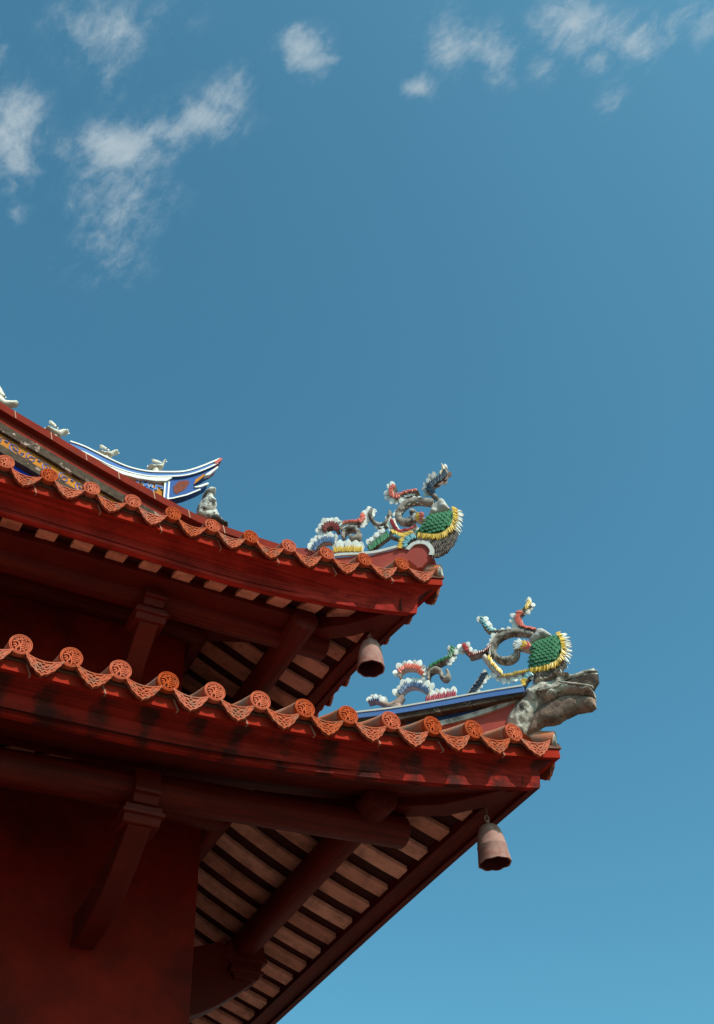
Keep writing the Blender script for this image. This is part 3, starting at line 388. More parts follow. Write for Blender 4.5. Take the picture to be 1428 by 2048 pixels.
def roof(q,tier):
    for side in 'AB':
        rot=0 if side=='A' else math.pi/2
        # roof bed
        b=MB(); nt_,ns=46,10; vs=[];fs=[]
        for i in range(nt_+1):
            for j in range(ns+1):
                s=j/ns; t0=tcor(.075,q); t=t0+(TMAX-t0)*(i/nt_)**1.3
                dm=max(.075,min(t-Pl(t,q),q.D)); dy=.075+(dm-.075)*s
                vs.append(pt(t,dy,prof(dy,q)-.045,q,side))
        for i in range(nt_):
            for j in range(ns): fs.append((i*(ns+1)+j,(i+1)*(ns+1)+j,(i+1)*(ns+1)+j+1,i*(ns+1)+j+1))
        b.add(vs,fs); b.build('roof_bed',MT['bed'],T,True)
        # mortar and glazed edge band with joints
        b=MB(); sweep(b,[(.040,-.0745),(.13,-.0745),(.13,-.01),(.050,-.03)],q,side); b.build('tile_mortar',MT['mortar'],T)
        b=MB(); sweep(b,[(.052,-.138),(lambda t:eset(t,q,side)+.03,-.138),(lambda t:eset(t,q,side)+.03,-.076),(.052,-.076)],q,side)
        t=q.x0+.05
        while t<TMAX-.2:
            rr=[]
            for dy in (.050,.09): rr.append([pt(t-.004,dy,-.1395,q,side),pt(t+.004,dy,-.1395,q,side),pt(t+.034,dy,-.075,q,side),pt(t+.026,dy,-.075,q,side)])
            b.ring_tube(rr,1); t+=q.s*1.5
        b.build('edge_band',[MT['band'],MT['joint']],T)
        # fascia board
        b=MB(); th=.045
        mdy=lambda t:.082+.85*(eset(t,q,side)-.082); mdz=lambda t:-.1395-.22*(gdrop(t,q,side)-.1395)
        sweep(b,[(lambda t:eset(t,q,side),lambda t:-gdrop(t,q,side)),(lambda t:eset(t,q,side)+th,lambda t:-gdrop(t,q,side)),(lambda t:mdy(t)+th,lambda t:mdz(t)+.01),(.082+th,-.1395),(.082,-.1395),(lambda t:.082+.55*(eset(t,q,side)-.082),lambda t:-.1395-.085*(gdrop(t,q,side)-.1395)),(mdy,mdz)],q,side)
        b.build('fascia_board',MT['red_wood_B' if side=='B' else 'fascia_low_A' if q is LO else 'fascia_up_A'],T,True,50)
        # thin lip under the fascia
        # round tiles, discs and drips
        k=0
        while True:
            t=q.x0+q.s*k
            if t>TMAX-.2: break
            dm=min(t-Pl(t,q),q.D); m=8; pts=[pt(t,.026+(dm-.026)*i/m,prof(.026+(dm-.026)*i/m,q)-.004,q,side) for i in range(m+1)]
            b=MB(); b.org=pts[0]-T.location; b.tube(pts,[q.R]*(m+1),18); tb=b.build('round_tile',MT['tube'],T,True)
            d=link('tile_disc',DISC[id(q)],tb); d.location=pt(t,0,0,q,side)-pts[0]; d.rotation_euler=(random.uniform(-.03,.03),random.uniform(-.06,.06),0)
            if side=='B': d.rotation_euler=(0,0,math.pi/2)
            k+=1
        k=-1
        while True:
            t=q.x0+q.s*(k+.5)
            if t>TMAX-.2: break
            if t<0: t=.5*(q.x0+tcor(0,q))+(.03 if side=='A' else .09)
            up=(.02 if q is LO else .055)*min(1,max(t,0)/.5) if side=='B' else 0; P0=pt(t,0,up,q,side); P1=pt(t+.05,0,up,q,side)
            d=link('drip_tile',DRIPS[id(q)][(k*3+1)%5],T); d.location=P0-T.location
            dirv=(P0-P1).normalized() if side=='A' else (P1-P0).normalized()
            ry=-math.asin(max(-1,min(1,dirv.z))); rz=math.atan2(dirv.y,dirv.x)
            d.rotation_euler=(random.uniform(-.03,.03),ry*.9+random.uniform(-.03,.03),rz)
            k+=1
        # rafters and boarding
        t=q.rt-q.rs*10; rw=.068
        while t<TMAX-.2:
            if t>.0:
                dm=min(t-Pl(t,q)-.05,q.wall-q.d+.02)
                if dm>(q.er if not (side=='A' and q is LO) else 1.2-Pl(t,q))+.16:
                    b=MB(); m=8; rings=[]; er_=max(q.er+(.03 if side=='B' else 0),eset(t,q,side)+.06) if not (side=='A' and q is LO) else 1.2-Pl(t,q)
                    for i in range(m+1):
                        dy=er_+(dm-er_)*i/m; z=raft_z(dy,q)-q.gl*min(t,3.6)
                        def rp(tt,dz,_dy=dy,_z=z):
                            x=-q.d-tt; y=q.d+Pl(t,q)+_dy; zz=q.H+zl(t,q)+_z+dz
                            return Vector((x,y,zz)) if side=='A' else Vector((-y,-x,zz))
                        rings.append([rp(t-rw,0),rp(t+rw,0),rp(t+rw,.036),rp(t-rw,.036)])
                    b.ring_tube(rings); b.build('rafter',MT['rafter'],T,bevel=.004)
            t+=q.rs
        b=MB(); vs=[];fs=[]; nt_,ns=40,8
        for i in range(nt_+1):
            for j in range(ns+1):
                dy0=q.e+.03; t0=tcor(dy0,q); t=t0+(TMAX-t0)*(i/nt_)**1.3
                dm=max(dy0,min(t-Pl(t,q),q.wall-q.d+.25)); dy=dy0+(dm-dy0)*j/ns
                vs.append(pt(t,dy,raft_z(dy,q)+.040-q.gl*min(max(t,0),3.6),q,side))
        for i in range(nt_):
            for j in range(ns): fs.append((i*(ns+1)+j,(i+1)*(ns+1)+j,(i+1)*(ns+1)+j+1,i*(ns+1)+j+1))
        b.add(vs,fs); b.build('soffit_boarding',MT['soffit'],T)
        # inner edge beam behind the fascia; lower front one is a plank added as shade
        b=MB(); wid=.045 if side=='A' else q.er-q.e-.025; low=side=='A' and q is LO
        e1=lambda t:eset(t,q,side)+.048
        e2=(lambda t:max(eset(t,q,side)+.05,min(.80-Pl(t,q),t-Pl(t,q)-.06))) if low else (lambda t:eset(t,q,side)+.048+wid)
        sweep(b,[(e1,lambda t:-gdrop(t,q,side)+.022),(e2,(lambda t:raft_z(e2(t),q)-q.gl*min(max(t,0),3.6)-.025) if low else (lambda t:-gdrop(t,q,side)+.035)),(e2,(lambda t:raft_z(e2(t),q)-q.gl*min(max(t,0),3.6)-.005) if low else (lambda t:-gdrop(t,q,side)+.12)),(e1,lambda t:-gdrop(t,q,side)+(.05 if low else .12))],q,side)
        b.build('batten_and_shade_plank',MT['red_wood_'+side],T)
    # hip rafter: flat board on the diagonal under the corner
    c=q.d+tcor(q.e+.045,q); b=MB(); hw=.075; rings=[]
    m0=c+.01; m1=q.wall-.05
    for i in range(9):
        m=m0+(m1-m0)*i/8; u=(m-m0)/(m1-m0); t=m-q.d
        dyr=t-Pl(t,q); z0=q.H+zl(t,q)+raft_z(max(dyr,q.er),q)-.115
        zc=q.H+zl(t,q)-gdrop(t,q)+.015; z=max(z0,zc) if u>0 else zc
        cn=Vector((-m,m,0)); sd=Vector((1,1,0)).normalized()
        w_=hw
        rings.append([cn+sd*w_+Vector((0,0,z)),cn-sd*w_+Vector((0,0,z)),cn-sd*w_+Vector((0,0,z+.13)),cn+sd*w_+Vector((0,0,z+.13))])
    b.ring_tube(rings); b.build('hip_rafter',MT['red_wood'],T,bevel=.006)
    # corner tile: round tile run out along the hip
    c=q.d+tcor(0,q); b=MB(); dg=Vector((-1,1,0)).normalized(); P0=Vector((-c,c,q.H+zl(tcor(0,q),q)-.015))
    pts=[P0+dg*(.105+.1*i)+Vector((0,0,.30*.1*i)) for i in range(7)]
    b.org=pts[0]-T.location; b.tube(pts,[.062]*7,18); ct=b.build('corner_tile',MT['tube'],T,True)
    b=MB(); b.tube([P0+dg*.092,P0+dg*.12],[.050,.058],18); b.build('tile_plug',MT['plaster'],ct,True)
roof(LO,'lower'); roof(UP,'upper')
# purlins
def rod(name,p0,p1,r,m=None,seg=28,parent=T):
    b=MB(); p0=Vector(p0);p1=Vector(p1); d=(p1-p0).normalized(); L=(p1-p0).length; e=.012
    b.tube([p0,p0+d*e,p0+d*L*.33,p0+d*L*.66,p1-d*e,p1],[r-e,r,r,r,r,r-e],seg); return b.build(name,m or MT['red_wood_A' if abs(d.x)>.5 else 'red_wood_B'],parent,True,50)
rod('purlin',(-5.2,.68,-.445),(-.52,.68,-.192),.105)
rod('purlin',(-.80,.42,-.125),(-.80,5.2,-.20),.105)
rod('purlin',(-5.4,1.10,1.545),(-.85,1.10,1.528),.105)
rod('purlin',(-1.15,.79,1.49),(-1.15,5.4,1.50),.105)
for x0,x1,y0,y1,z0,z1,x2,z2 in ((-5.4,-1.05,.835,1.10,1.515,1.60,0,0),):
    b=MB(); b.box((x0,y0,z0),(x1,y1,z1)); b.build('shade_pad',MT['red_wood'],T,bevel=.006)  # dark box added above the purlin, standing in for shade on the rafters
rod('wall_beam',(-5.4,1.48,.10),(-1.49,1.48,.11),.085)
rod('wall_beam',(-1.49,1.43,.13),(-1.49,5.4,.13),.085)
rod('wall_beam',(-5.4,1.66,1.80),(-1.68,1.66,1.81),.085)
rod('wall_beam',(-1.68,1.60,1.83),(-1.68,5.4,1.83),.085)
# walls
def wall(q,z0,z1):
    b=MB(); w_=q.wall
    b.box((-7,w_,z0),(-w_,w_+.25,z1)); b.box((-w_-.25,w_+.25,z0),(-w_,7,z1)); return b.build('wall',MT['wall'],T,bevel=.008)
wall(LO,gz,.42); wall(UP,.30,2.15)
# brackets
def bracket(cx,yp,zb,yw,drop,side,deep=0):
    f=(lambda x,y,z:Vector((x,y,z))) if side=='A' else (lambda x,y,z:Vector((-y,-x,z)))
    b=MB()
    def hexa(x0,x1,prof_):   # prism across x from a profile in (y,z)
        n=len(prof_); b.add([f(x0,*p) for p in prof_]+[f(x1,*p) for p in prof_],[tuple(range(n)),tuple(range(2*n-1,n-1,-1))]+[(i,n+i,n+(i+1)%n,(i+1)%n) for i in range(n)])
    k=13; lo=[];hi=[]
    for i in range(k):
        s=i/(k-1); y=yp-.07+(yw+.02-yp+.07)*s; z=zb-.17-drop*s-.085*math.sin(s*math.pi)
        th=.10+.12*s+deep*min(1,s*4)
        lo.append((y,z-.02*math.sin(s*math.pi))); hi.append((y+.05,z+th))
    hexa(cx-.070,cx+.070,lo+hi[::-1]); br=b.build('bracket',MT['red_wood'],T,bevel=.008)
    b=MB(); hexa(cx-.11,cx+.11,[(yp-.12,zb-.105),(yp-.09,zb-.165),(yp+.09,zb-.165),(yp+.12,zb-.105),(yp+.12,zb-.06),(yp-.12,zb-.06)])
    hexa(cx-.125,cx+.125,[(yp-.135,zb-.120),(yp+.135,zb-.120),(yp+.135,zb-.095),(yp-.135,zb-.095)]); b.build('bearing_block',MT['red_wood'],br,bevel=.006)
    b=MB(); hexa(cx-.075,cx+.075,[(yp-.13,zb-.055),(yp+.13,zb-.055),(yp+.16,zb+.05),(yp+.13,zb+.12),(yp-.14,zb+.16),(yp-.17,zb+.02)])
    hexa(cx-.08,cx+.08,[(yp-.185,zb-.01),(yp+.17,zb-.01),(yp+.17,zb+.015),(yp-.185,zb+.015)]); b.build('saddle',MT['red_wood'],br,bevel=.006)
bracket(-2.30,.68,-.395,1.587,.31,'A'); bracket(-2.74,.80,-.27,1.587,.36,'B',.30)
bracket(-2.27,1.10,1.42,1.756,.36,'A'); bracket(-2.36,1.15,1.385,1.756,.38,'B')
# upper body behind the eaves: gable, main roof
GZ=1.07
bord=DATA['border']
def dense(pts,n=6):
    out=[]
    P=[pts[0]]+list(pts)+[pts[-1]]
    for i in range(1,len(P)-2):
        for k in range(n):
            s=k/n; a,b_,c,d=[Vector((*x,0)) for x in P[i-1:i+3]]
            v=.5*((2*b_)+(-a+c)*s+(2*a-5*b_+4*c-d)*s*s+(-a+3*b_-3*c+d)*s**3); out.append((v.x,v.y))
    out.append(tuple(pts[-1])); return out
bp=dense([(-7.5,5.2),(-6.2,4.25),(-5.0,3.58)]+[tuple(p) for p in bord],5)
def strip(name,top,bot,y0,y1,m,parent=T,pts=bp):
    b=MB(); rings=[]
    for x,z in pts: rings.append([Vector((x,y0,z-top)),Vector((x,y1,z-top)),Vector((x,y1,z-bot)),Vector((x,y0,z-bot))])
    b.ring_tube(rings); return b.build(name,m,parent,True,35)
gt=strip('gable_tile_edge',0,.072,1.0,1.35,MT['edge_tile'])
strip('tile_underlap',.074,.150,1.05,1.3,MT['edge_tile'])
b=MB(); acc=0
for i in range(1,len(bp)):
    (x0,z0),(x1,z1)=bp[i-1],bp[i]; acc+=math.hypot(x1-x0,z1-z0)
    if acc>.27:
        acc=0; b.add([Vector((x1+dx+s*.02,y,z1-.074*s+.002*(1-2*s))) for y in (.998,1.02) for dx,s in ((-.004,1),(.004,1),(.004,0),(-.004,0))],[(0,1,2,3),(4,5,6,7),(0,4,5,1),(1,5,6,2),(2,6,7,3),(3,7,4,0)])
b.build('band_joint',MT['joint'],gt)
strip('mossy_ledge',.152,.235,1.045,1.3,MT['moss'])
fr=strip('painted_frieze',.237,.365,1.075,1.3,MT['orange'])
strip('lower_moulding',.367,.44,1.05,1.3,MT['moss'])
b=MB(); rings=[[Vector((x,1.10,z-.442)),Vector((x,1.32,z-.442)),Vector((x,1.32,min(z-.45,1.93))),Vector((x,1.10,min(z-.45,1.93)))] for x,z in bp]
b.ring_tube(rings); b.build('gable_wall',MT['wall_blue'],T)
# scroll painting on the frieze
b=MB()
def ribbon2(mb,pts,wd,fn,o,mi=0,h=.003):
    k=len(pts); L=[];Rr=[]
    for i,p in enumerate(pts):
        a=pts[max(i-1,0)];c=pts[min(i+1,k-1)]; dx,dz=c[0]-a[0],c[1]-a[1]; l=math.hypot(dx,dz) or 1; ww=wd if not isinstance(wd,list) else wd[i]
        L.append((p[0]-dz/l*ww,p[1]+dx/l*ww));Rr.append((p[0]+dz/l*ww,p[1]-dx/l*ww))
    vs=[fn(*p,o+h) for p in L]+[fn(*p,o+h) for p in Rr]+[fn(*p,o-.002) for p in L]+[fn(*p,o-.002) for p in Rr]; fs=[]
    for i in range(k-1): fs+=[(i,i+1,k+i+1,k+i),(i,2*k+i,2*k+i+1,i+1),(k+i,k+i+1,3*k+i+1,3*k+i)]
    mb.add(vs,fs,mi)
FZ=XZ(1.075); acc=0; flip=1
def bz(x):
    for i in range(1,len(bp)):
        if bp[i-1][0]<=x<=bp[i][0]:
            u=(x-bp[i-1][0])/(bp[i][0]-bp[i-1][0]); return bp[i-1][1]+(bp[i][1]-bp[i-1][1])*u
    return bp[-1][1]
x=-4.4
while x<-1.4:
    zc=bz(x)-.301; sp_=[]
    sl=(bz(x+.05)-bz(x-.05))/.1
    for i in range(22):
        a=i/21*math.pi*2.6; r=.046*(1-.78*i/21); sp_.append((x+r*math.cos(a+1.6),zc+sl*r*math.cos(a+1.6)+flip*r*math.sin(a+1.6)))
    ribbon2(b,sp_,.0042,FZ,.0,1); 
    ribbon2(b,[(q[0]+.004,q[1]-.004) for q in sp_[4:]],.0022,FZ,.0015,0)
    st=[(x-.075+.15*i/10,bz(x-.075+.15*i/10)-.301-flip*.045*math.cos((i/10)*math.pi)) for i in range(11)]
    ribbon2(b,st,.0035,FZ,.0,0)
    for da in (-.5,.1,.7,1.2):
        L0=(x+.055,bz(x+.055)-.301+flip*.012); ribbon2(b,[L0,(L0[0]+.026*math.cos(da),L0[1]+flip*.026*math.sin(da))],[.005,.001],FZ,.001,0 if da<.6 else 1)
    x+=.135; flip=-flip
b.build('scroll_painting',[MT['frieze_ink'],MT['frieze_blue']],fr)
# main roof slope running back from the gable
b=MB(); b.ring_tube([[Vector((x,1.30,z-.07)),Vector((x,7.5,z-.07)),Vector((x,7.5,z-.12)),Vector((x,1.30,z-.12))] for x,z in bp]); b.build('main_roof',MT['mortar'],T,True)
# swallow-tail ridge with blue band
YR=1.22; RG=XZ(YR)
b=MB(); top=dense(DATA['tail_top'],4); bt=dense(DATA['tail_blue_bot'],4); n=min(len(top),len(bt))
poly=top[:n]+bt[:n][::-1]; b.prism(poly,RG,-.20,.0,0)
sr=b.build('swallowtail_ridge',MT['ridge_blue'],T)
b=MB(); ribbon2(b,top,.007,RG,.004,0,.006); ribbon2(b,bt,.006,RG,.004,0,.006)
b.add([RG(x,z+.006,.01) for x,z in top]+[RG(x,z+.006,-.21) for x,z in top],[(i,i+1,n+i+1,n+i) for i in range(n-1)])
b.build('white_rim',MT['white'],sr)
b=MB(); b.prism(DATA['tail_white'],RG,-.18,.006); b.build('white_moulding',MT['white'],sr,bevel=.006)
b=MB(); b.prism(DATA['tail_panel'],RG,-.16,-.030); b.build('fret_panel',MT['orange'],sr)
b=MB()
for line in DATA['fret']: ribbon2(b,line,.011,RG,-.026,0,.008); 
for line in DATA['fret']: ribbon2(b,line,.016,RG,-.027,1,.004)
b.build('key_fret',[MT['ridge_blue'],MT['white']],sr)
b=MB(); b.prism(DATA['tail_stripe'],RG,-.16,-.014,0)
s_=DATA['tail_stripe']; ribbon2(b,[s_[0],s_[3]],.007,RG,-.012,1,.004); ribbon2(b,[s_[1],s_[2]],.007,RG,-.012,1,.004)
b.build('corner_stripe',[MT['ridge_blue'],MT['white']],sr)
b=MB(); b.prism(DATA['tail_curl'],RG,-.11,-.018,0); ribbon2(b,DATA['tail_curl'][13:],.006,RG,-.016,1,.004)
for p in ('tail_patch','tail_patch2'): b.prism(DATA[p],RG,-.03,-.014,2 if p=='tail_patch' else 3)
b.build('curled_end',[MT['tail_blue'],MT['white'],MT['maroon'],MT['orange']],sr)
b=MB()
for p in DATA['tail_prongs']: b.prism(p,RG,-.05,-.004)
b.build('white_prong',MT['white'],sr,bevel=.004)
b=MB(); b.prism(DATA['tail_tip'],RG,-.19,.014); b.build('red_tip',MT['red_tip'],sr)
# ---------------------------------------------------------------- sculpture helpers
class Frame:
    """plane with an affine sketch frame, so that leaves keep their width whatever way they point"""
    def __init__(s,fn,J,px): s.fn=fn; s.J=Matrix(J); s.Ji=s.J.inverted(); s.px=1/px
    def sk(s,p): return s.J@Vector((p[0],p[1]))
    def P(s,q,o): a=s.Ji@Vector((q[0],q[1])); return s.fn(a[0],a[1],o)
def inflate(fr,poly,T_,D,step,back=None,rough=0,o=0,power=.5):
    """solid with rounded faces from an outline: thickness grows from the rim inwards"""
    P=[fr.sk(p) for p in poly]; n=len(P)
    # resample the rim
    rim=[]
    for i in range(n):
        a,b_=P[i],P[(i+1)%n]; m=max(1,int((b_-a).length/step)); rim+=[a+(b_-a)*(k/m) for k in range(m)]
    def inside(q):
        c=False; j=n-1
        for i in range(n):
            if (P[i].y>q.y)!=(P[j].y>q.y) and q.x<(P[j].x-P[i].x)*(q.y-P[i].y)/(P[j].y-P[i].y)+P[i].x: c=not c
            j=i
        return c
    def dist(q):
        m=9
        for i in range(n):
            a,b_=P[i],P[(i+1)%n]; d=b_-a; t=max(0,min(1,(q-a).dot(d)/max(d.length_squared,1e-12))); m=min(m,(q-a-d*t).length)
        return m
    xs=[p.x for p in P]; ys=[p.y for p in P]; pts=[]
    y=min(ys); r=0
    while y<max(ys):
        x=min(xs)+(r%2)*step/2
        while x<max(xs):
            q=Vector((x,y))
            if inside(q) and dist(q)>step*.5: pts.append(q)
            x+=step
        y+=step*.87; r+=1
    k=len(rim); allp=rim+pts
    vo,eo,fo,*_=delaunay_2d_cdt(allp,[(i,(i+1)%k) for i in range(k)],[list(range(k))],1,1e-6)
    def h(q):
        d=min(dist(q)/D,1); v=T_*(1-(1-d)**2)**power
        if rough and d>.02: v+=rough*noise.noise(Vector((q.x*14,q.y*14,3.1)))*min(1,d*2)+rough*.5*noise.noise(Vector((q.x*34,q.y*34,1.7)))*min(1,d*2)
        return v
    hs=[h(q) for q in vo]
    N_=len(vo); bk=T_ if back is None else back
    vs=[fr.P(q,o+e) for q,e in zip(vo,hs)]+[fr.P(q,o-e*bk/T_) for q,e in zip(vo,hs)]
    fs=[tuple(f) for f in fo]+[tuple(N_+i for i in reversed(f)) for f in fo]
    return vs,fs,h,inside
def weld(o,ang=60):
    bm=bmesh.new(); bm.from_mesh(o.data); bmesh.ops.remove_doubles(bm,verts=bm.verts,dist=.0004); bmesh.ops.recalc_face_normals(bm,faces=bm.faces); bm.to_mesh(o.data); bm.free()
    o.data.polygons.foreach_set('use_smooth',[True]*len(o.data.polygons)); o.data.set_sharp_from_angle(angle=math.radians(ang)); return o
def spline(P,per=8):
    return [Vector(x) for x in dense([tuple(p) for p in P],per)]
def at(pts,t):
    L=[0]
    for a,b_ in zip(pts,pts[1:]): L.append(L[-1]+(b_-a).length)
    s=max(0,min(1,t))*L[-1]
    for i in range(1,len(pts)):
        if L[i]>=s:
            u=(s-L[i-1])/max(L[i]-L[i-1],1e-9); p=pts[i-1]+(pts[i]-pts[i-1])*u; d=(pts[i]-pts[i-1]).normalized(); return p,d
    return pts[-1],(pts[-1]-pts[-2]).normalized()
def leaf(mb,fr,base,d,ln,wd,o0,o1,round_=True,th=.005,curl=.012):
    """one leaf-shaped tile chip, cupped along its length"""
    nrm=Vector((-d.y,d.x))
    if round_: prof_=[(0,.45),(.28,.86),(.55,1.0),(.78,.78),(.92,.40),(1,.0)]
    else: prof_=[(0,.75),(.3,1.0),(.6,.75),(.85,.38),(1,.0)]
    L=[];Rr=[];Cc=[]
    for u,w_ in prof_:
        oo=o0+(o1-o0)*u; c=base+d*ln*u
        L.append(fr.P(c+nrm*wd*.5*w_,oo)); Rr.append(fr.P(c-nrm*wd*.5*w_,oo)); Cc.append(fr.P(c,oo+curl*w_*(.35 if round_ else .3)))
    n=len(prof_); vs=L+Cc+Rr; off=fr.fn(0,0,1)-fr.fn(0,0,0)
    vs+=[v-off*th for v in vs]; fs=[]
    for i in range(n-1):
        fs+=[(i,n+i,n+i+1,i+1),(n+i,2*n+i,2*n+i+1,n+i+1)]
        fs+=[(3*n+i,3*n+i+1,4*n+i+1,4*n+i),(4*n+i,4*n+i+1,5*n+i+1,5*n+i)]
        fs+=[(i,i+1,3*n+i+1,3*n+i),(2*n+i,5*n+i,5*n+i+1,2*n+i+1)]
    fs+=[(0,3*n,4*n,n),(n,4*n,5*n,2*n)]
    mb.add(vs,fs)
def stroke(fr,spec,parent,depth,rnd):
    name,pts,ws,core,fr_list=spec
    sp_=spline([fr.sk(p) for p in pts],7); n=len(sp_)
    Wt=[]
    for i in range(n):
        u=i/(n-1)*(len(ws)-1); k=min(int(u),len(ws)-2); Wt.append((ws[k]+(ws[k+1]-ws[k])*(u-k))*fr.px*.70)
    b=MB(); rings=[]
    for i,p in enumerate(sp_):
        d=(sp_[min(i+1,n-1)]-sp_[max(i-1,0)]).normalized(); nr=Vector((-d.y,d.x)); w_=Wt[i]; dd=depth
        jit=.06*w_*rnd.uniform(-1,1)
        ring=[]
        for k in range(12):
            a=2*math.pi*(k+.5)/12; ca,sa=math.cos(a),math.sin(a)
            sx=math.copysign(abs(ca)**.55,ca); sy=math.copysign(abs(sa)**.55,sa)
            ring.append(fr.P(p+nr*(w_+jit)*sx,dd*sy))
        rings.append(ring)
    b.ring_tube(rings); core_o=b.build(name,MT[core],parent,True,50)
    for kind,colr,side,t0,t1,m,ln,wd,lean,off in fr_list:
        b=MB(); ln*=fr.px; wd*=fr.px; off*=fr.px
        if kind=='burst':
            p,d=at(sp_,t0); 
            for k in range(m):
                a=math.radians(-48+96*(k+.5)/m)+rnd.uniform(-.06,.06); dd=Vector((d.x*math.cos(a)-d.y*math.sin(a),d.x*math.sin(a)+d.y*math.cos(a)))
                leaf(b,fr,p+dd*off,dd,ln*rnd.uniform(.85,1.1),wd,depth+.045-.012*t0*3,depth+.03-.012*t0*3,False,.006)
        else:
            for k in range(m):
                t=t0+(t1-t0)*((k+.5)/m); p,d=at(sp_,t); nr=Vector((-d.y,d.x))*side
                i=min(int(t*(n-1)),n-1); w_=Wt[max(0,i)]
                a=math.radians(lean+rnd.uniform(-9,9)); dd=(nr*math.cos(a)+d*math.sin(a))
                if kind=='petal':
                    leaf(b,fr,p+nr*(w_*.55+off-.25*ln),dd,ln*1.08*rnd.uniform(.8,1.15),wd*1.12*rnd.uniform(.9,1.15),depth*.35+(.012 if k%2 else -.006),depth*.35+rnd.uniform(0,.018),True,.006,.008)
                else:
                    leaf(b,fr,p+nr*(off+rnd.uniform(-.004,.004)),dd,ln*rnd.uniform(.9,1.1),wd*rnd.uniform(1.1,1.35),depth+.003,depth+.006+rnd.uniform(0,.006),False,.006)
        b.build({'petal':'petal_fringe','shard':'shard_fringe','burst':'fin_burst'}[kind],MT['g_'+colr],core_o,True,35)
def fish(key,J,px,label,loc_a,loc_v,seed):
    rnd=random.Random(seed); fr=Frame(HIPF,J,px); root=empty('fish_dragon_ornament',HIP(loc_a,loc_v,0)); tag(root,label,'ridge ornament')
    for sp_ in DATA[key]: stroke(fr,sp_,root,.034,rnd)
    px1=fr.px
    # belly
    vs,fs,h,ins=inflate(fr,DATA[key+'_belly'],.055,.05,.022,rough=.004,o=-.03); b=MB(); b.add(vs,fs); be=weld(b.build('belly',MT['body_dark'],root))
    b=MB(); pl=DATA[key+'_belly']; n0=len(DATA[key+'_belly']); half=[fr.sk(p) for p in pl[n0//2-1:]]; spn=spline(half,6)
    for k in range(26):
        for row in (0,1,2):
            p,d=at(spn,(k+.5*(row%2)+.3)/26); nr=Vector((d.y,-d.x)); dd=(-nr if False else Vector((d.y,-d.x)))
            c=Vector((sum(q.x for q in half)/len(half),sum(q.y for q in half)/len(half)))
            if (p-c).dot(dd)<0: dd=-dd
            dd=(dd+Vector((.0,-.55))).normalized(); base=p-dd*px1*(4+7*row)
            if True: leaf(b,fr,base,dd,px1*10*rnd.uniform(.8,1.2),px1*4,.015+.008*row,.012+.008*row,False,.006)
    b.build('belly_spike',MT['body_dark'],be,True,35)
    # scaly body
    poly=DATA[key+'_green']; vs,fs,h,ins=inflate(fr,poly,.070,.06,.02,o=-.015); b=MB(); b.add(vs,fs); bd=weld(b.build('body',MT['g_green'],root))
    P=[fr.sk(p) for p in poly]; x0=min(p.x for p in P);x1=max(p.x for p in P);y0=min(p.y for p in P);y1=max(p.y for p in P)
    b=MB(); ang=math.radians(12); r=0; st=px1*8.6; y=y1+.03
    ca,sa=math.cos(ang),math.sin(ang); cxm,cym=(x0+x1)/2,(y0+y1)/2
    for r in range(-11,12):
        for k in range(-12,13):
            lx=(k+.5*(r%2))*st; ly=-r*st*.62
            q=Vector((cxm+lx*ca-ly*sa,cym+lx*sa+ly*ca))
            if not ins(q): continue
            dd=Vector((.62,-.78)); dd.normalize()
            hh=h(q)-.015; h2=h(q+dd*st*.8)-.015 if ins(q+dd*st*.8) else hh*.85
            leaf(b,fr,q-dd*st*.35,dd,st*1.22,st*1.02,hh+.002,max(h2,hh*.8)+.018,True,.008,.012)
    b.build('body_scales',MT['g_scale'],bd,True,35)
    vs,fs,h,ins=inflate(fr,DATA[key+'_mane'],.065,.05,.014,rough=.022,o=-.015); b=MB(); b.add(vs,fs); weld(b.build('mane',MT['plaster'],root))
    # spine fringe: white tips behind, yellow chips in front
    spn=spline([fr.sk(p) for p in DATA[key+'_spine']],8); c=fr.sk(poly[0]); c=Vector((cxm,cym))
    for colr,m,ln,wd,off,oz in (('white',34,15,4.6,3,.015),('yellow',38,10,4.4,-1.5,.045)):
        b=MB()
        for k in range(m):
            p,d=at(spn,(k+.5)/m); nr=Vector((-d.y,d.x))
            if (p-c).dot(nr)<0: nr=-nr
            a=rnd.uniform(-.15,.15); dd=(nr+d*(a+.35)).normalized()
            leaf(b,fr,p+dd*off*px1,dd,ln*px1*rnd.uniform(.85,1.15),wd*px1,oz,oz-.01+rnd.uniform(-.008,.012),False,.007)
        b.build('spine_fringe',MT['g_'+colr],root,True,35)
    return root
fish('lower',JL,275,'glazed fish-dragon on the lower hip ridge, just above the grey beast head',.05,.64,3)
fish('upper',JU,242,'glazed fish-dragon with a dark blue tail plume on the upper hip ridge',-.7,2.23,5)
# ---------------------------------------------------------------- hip ridges
FL=Frame(lambda a,v,o:HIP(a,v,o+.05),JL,275)
hr=None
b=MB(); b.prism(DATA['low_ridge_web'],HIP,-.09,.09); hr=b.build('hip_ridge',MT['ridge_red'],T)
b=MB(); b.prism(DATA['low_ridge_slab'],HIP,-.14,.15); b.build('ridge_slab',MT['moss'],hr,bevel=.006)
b=MB(); tp_=dense(DATA['low_ridge_slab_top'],4)
rings=[[HIP(a,v+.004,.162),HIP(a,v+.004,-.15),HIP(a,v-.044,-.15),HIP(a,v-.044,.162)] for a,v in tp_]; b.ring_tube(rings); b.build('ridge_cap',MT['ridge_blue'],hr)
b=MB(); rings=[[HIP(a,v+.058,.158),HIP(a,v+.058,-.15),HIP(a,v+.0045,-.15),HIP(a,v+.0045,.158)] for a,v in [(a,v-.053) for a,v in tp_]]
b=MB(); ribbon2(b,[(a,v+.004) for a,v in tp_],.006,HIP,.163,0,.004); b.build('cap_rim',MT['white'],hr)
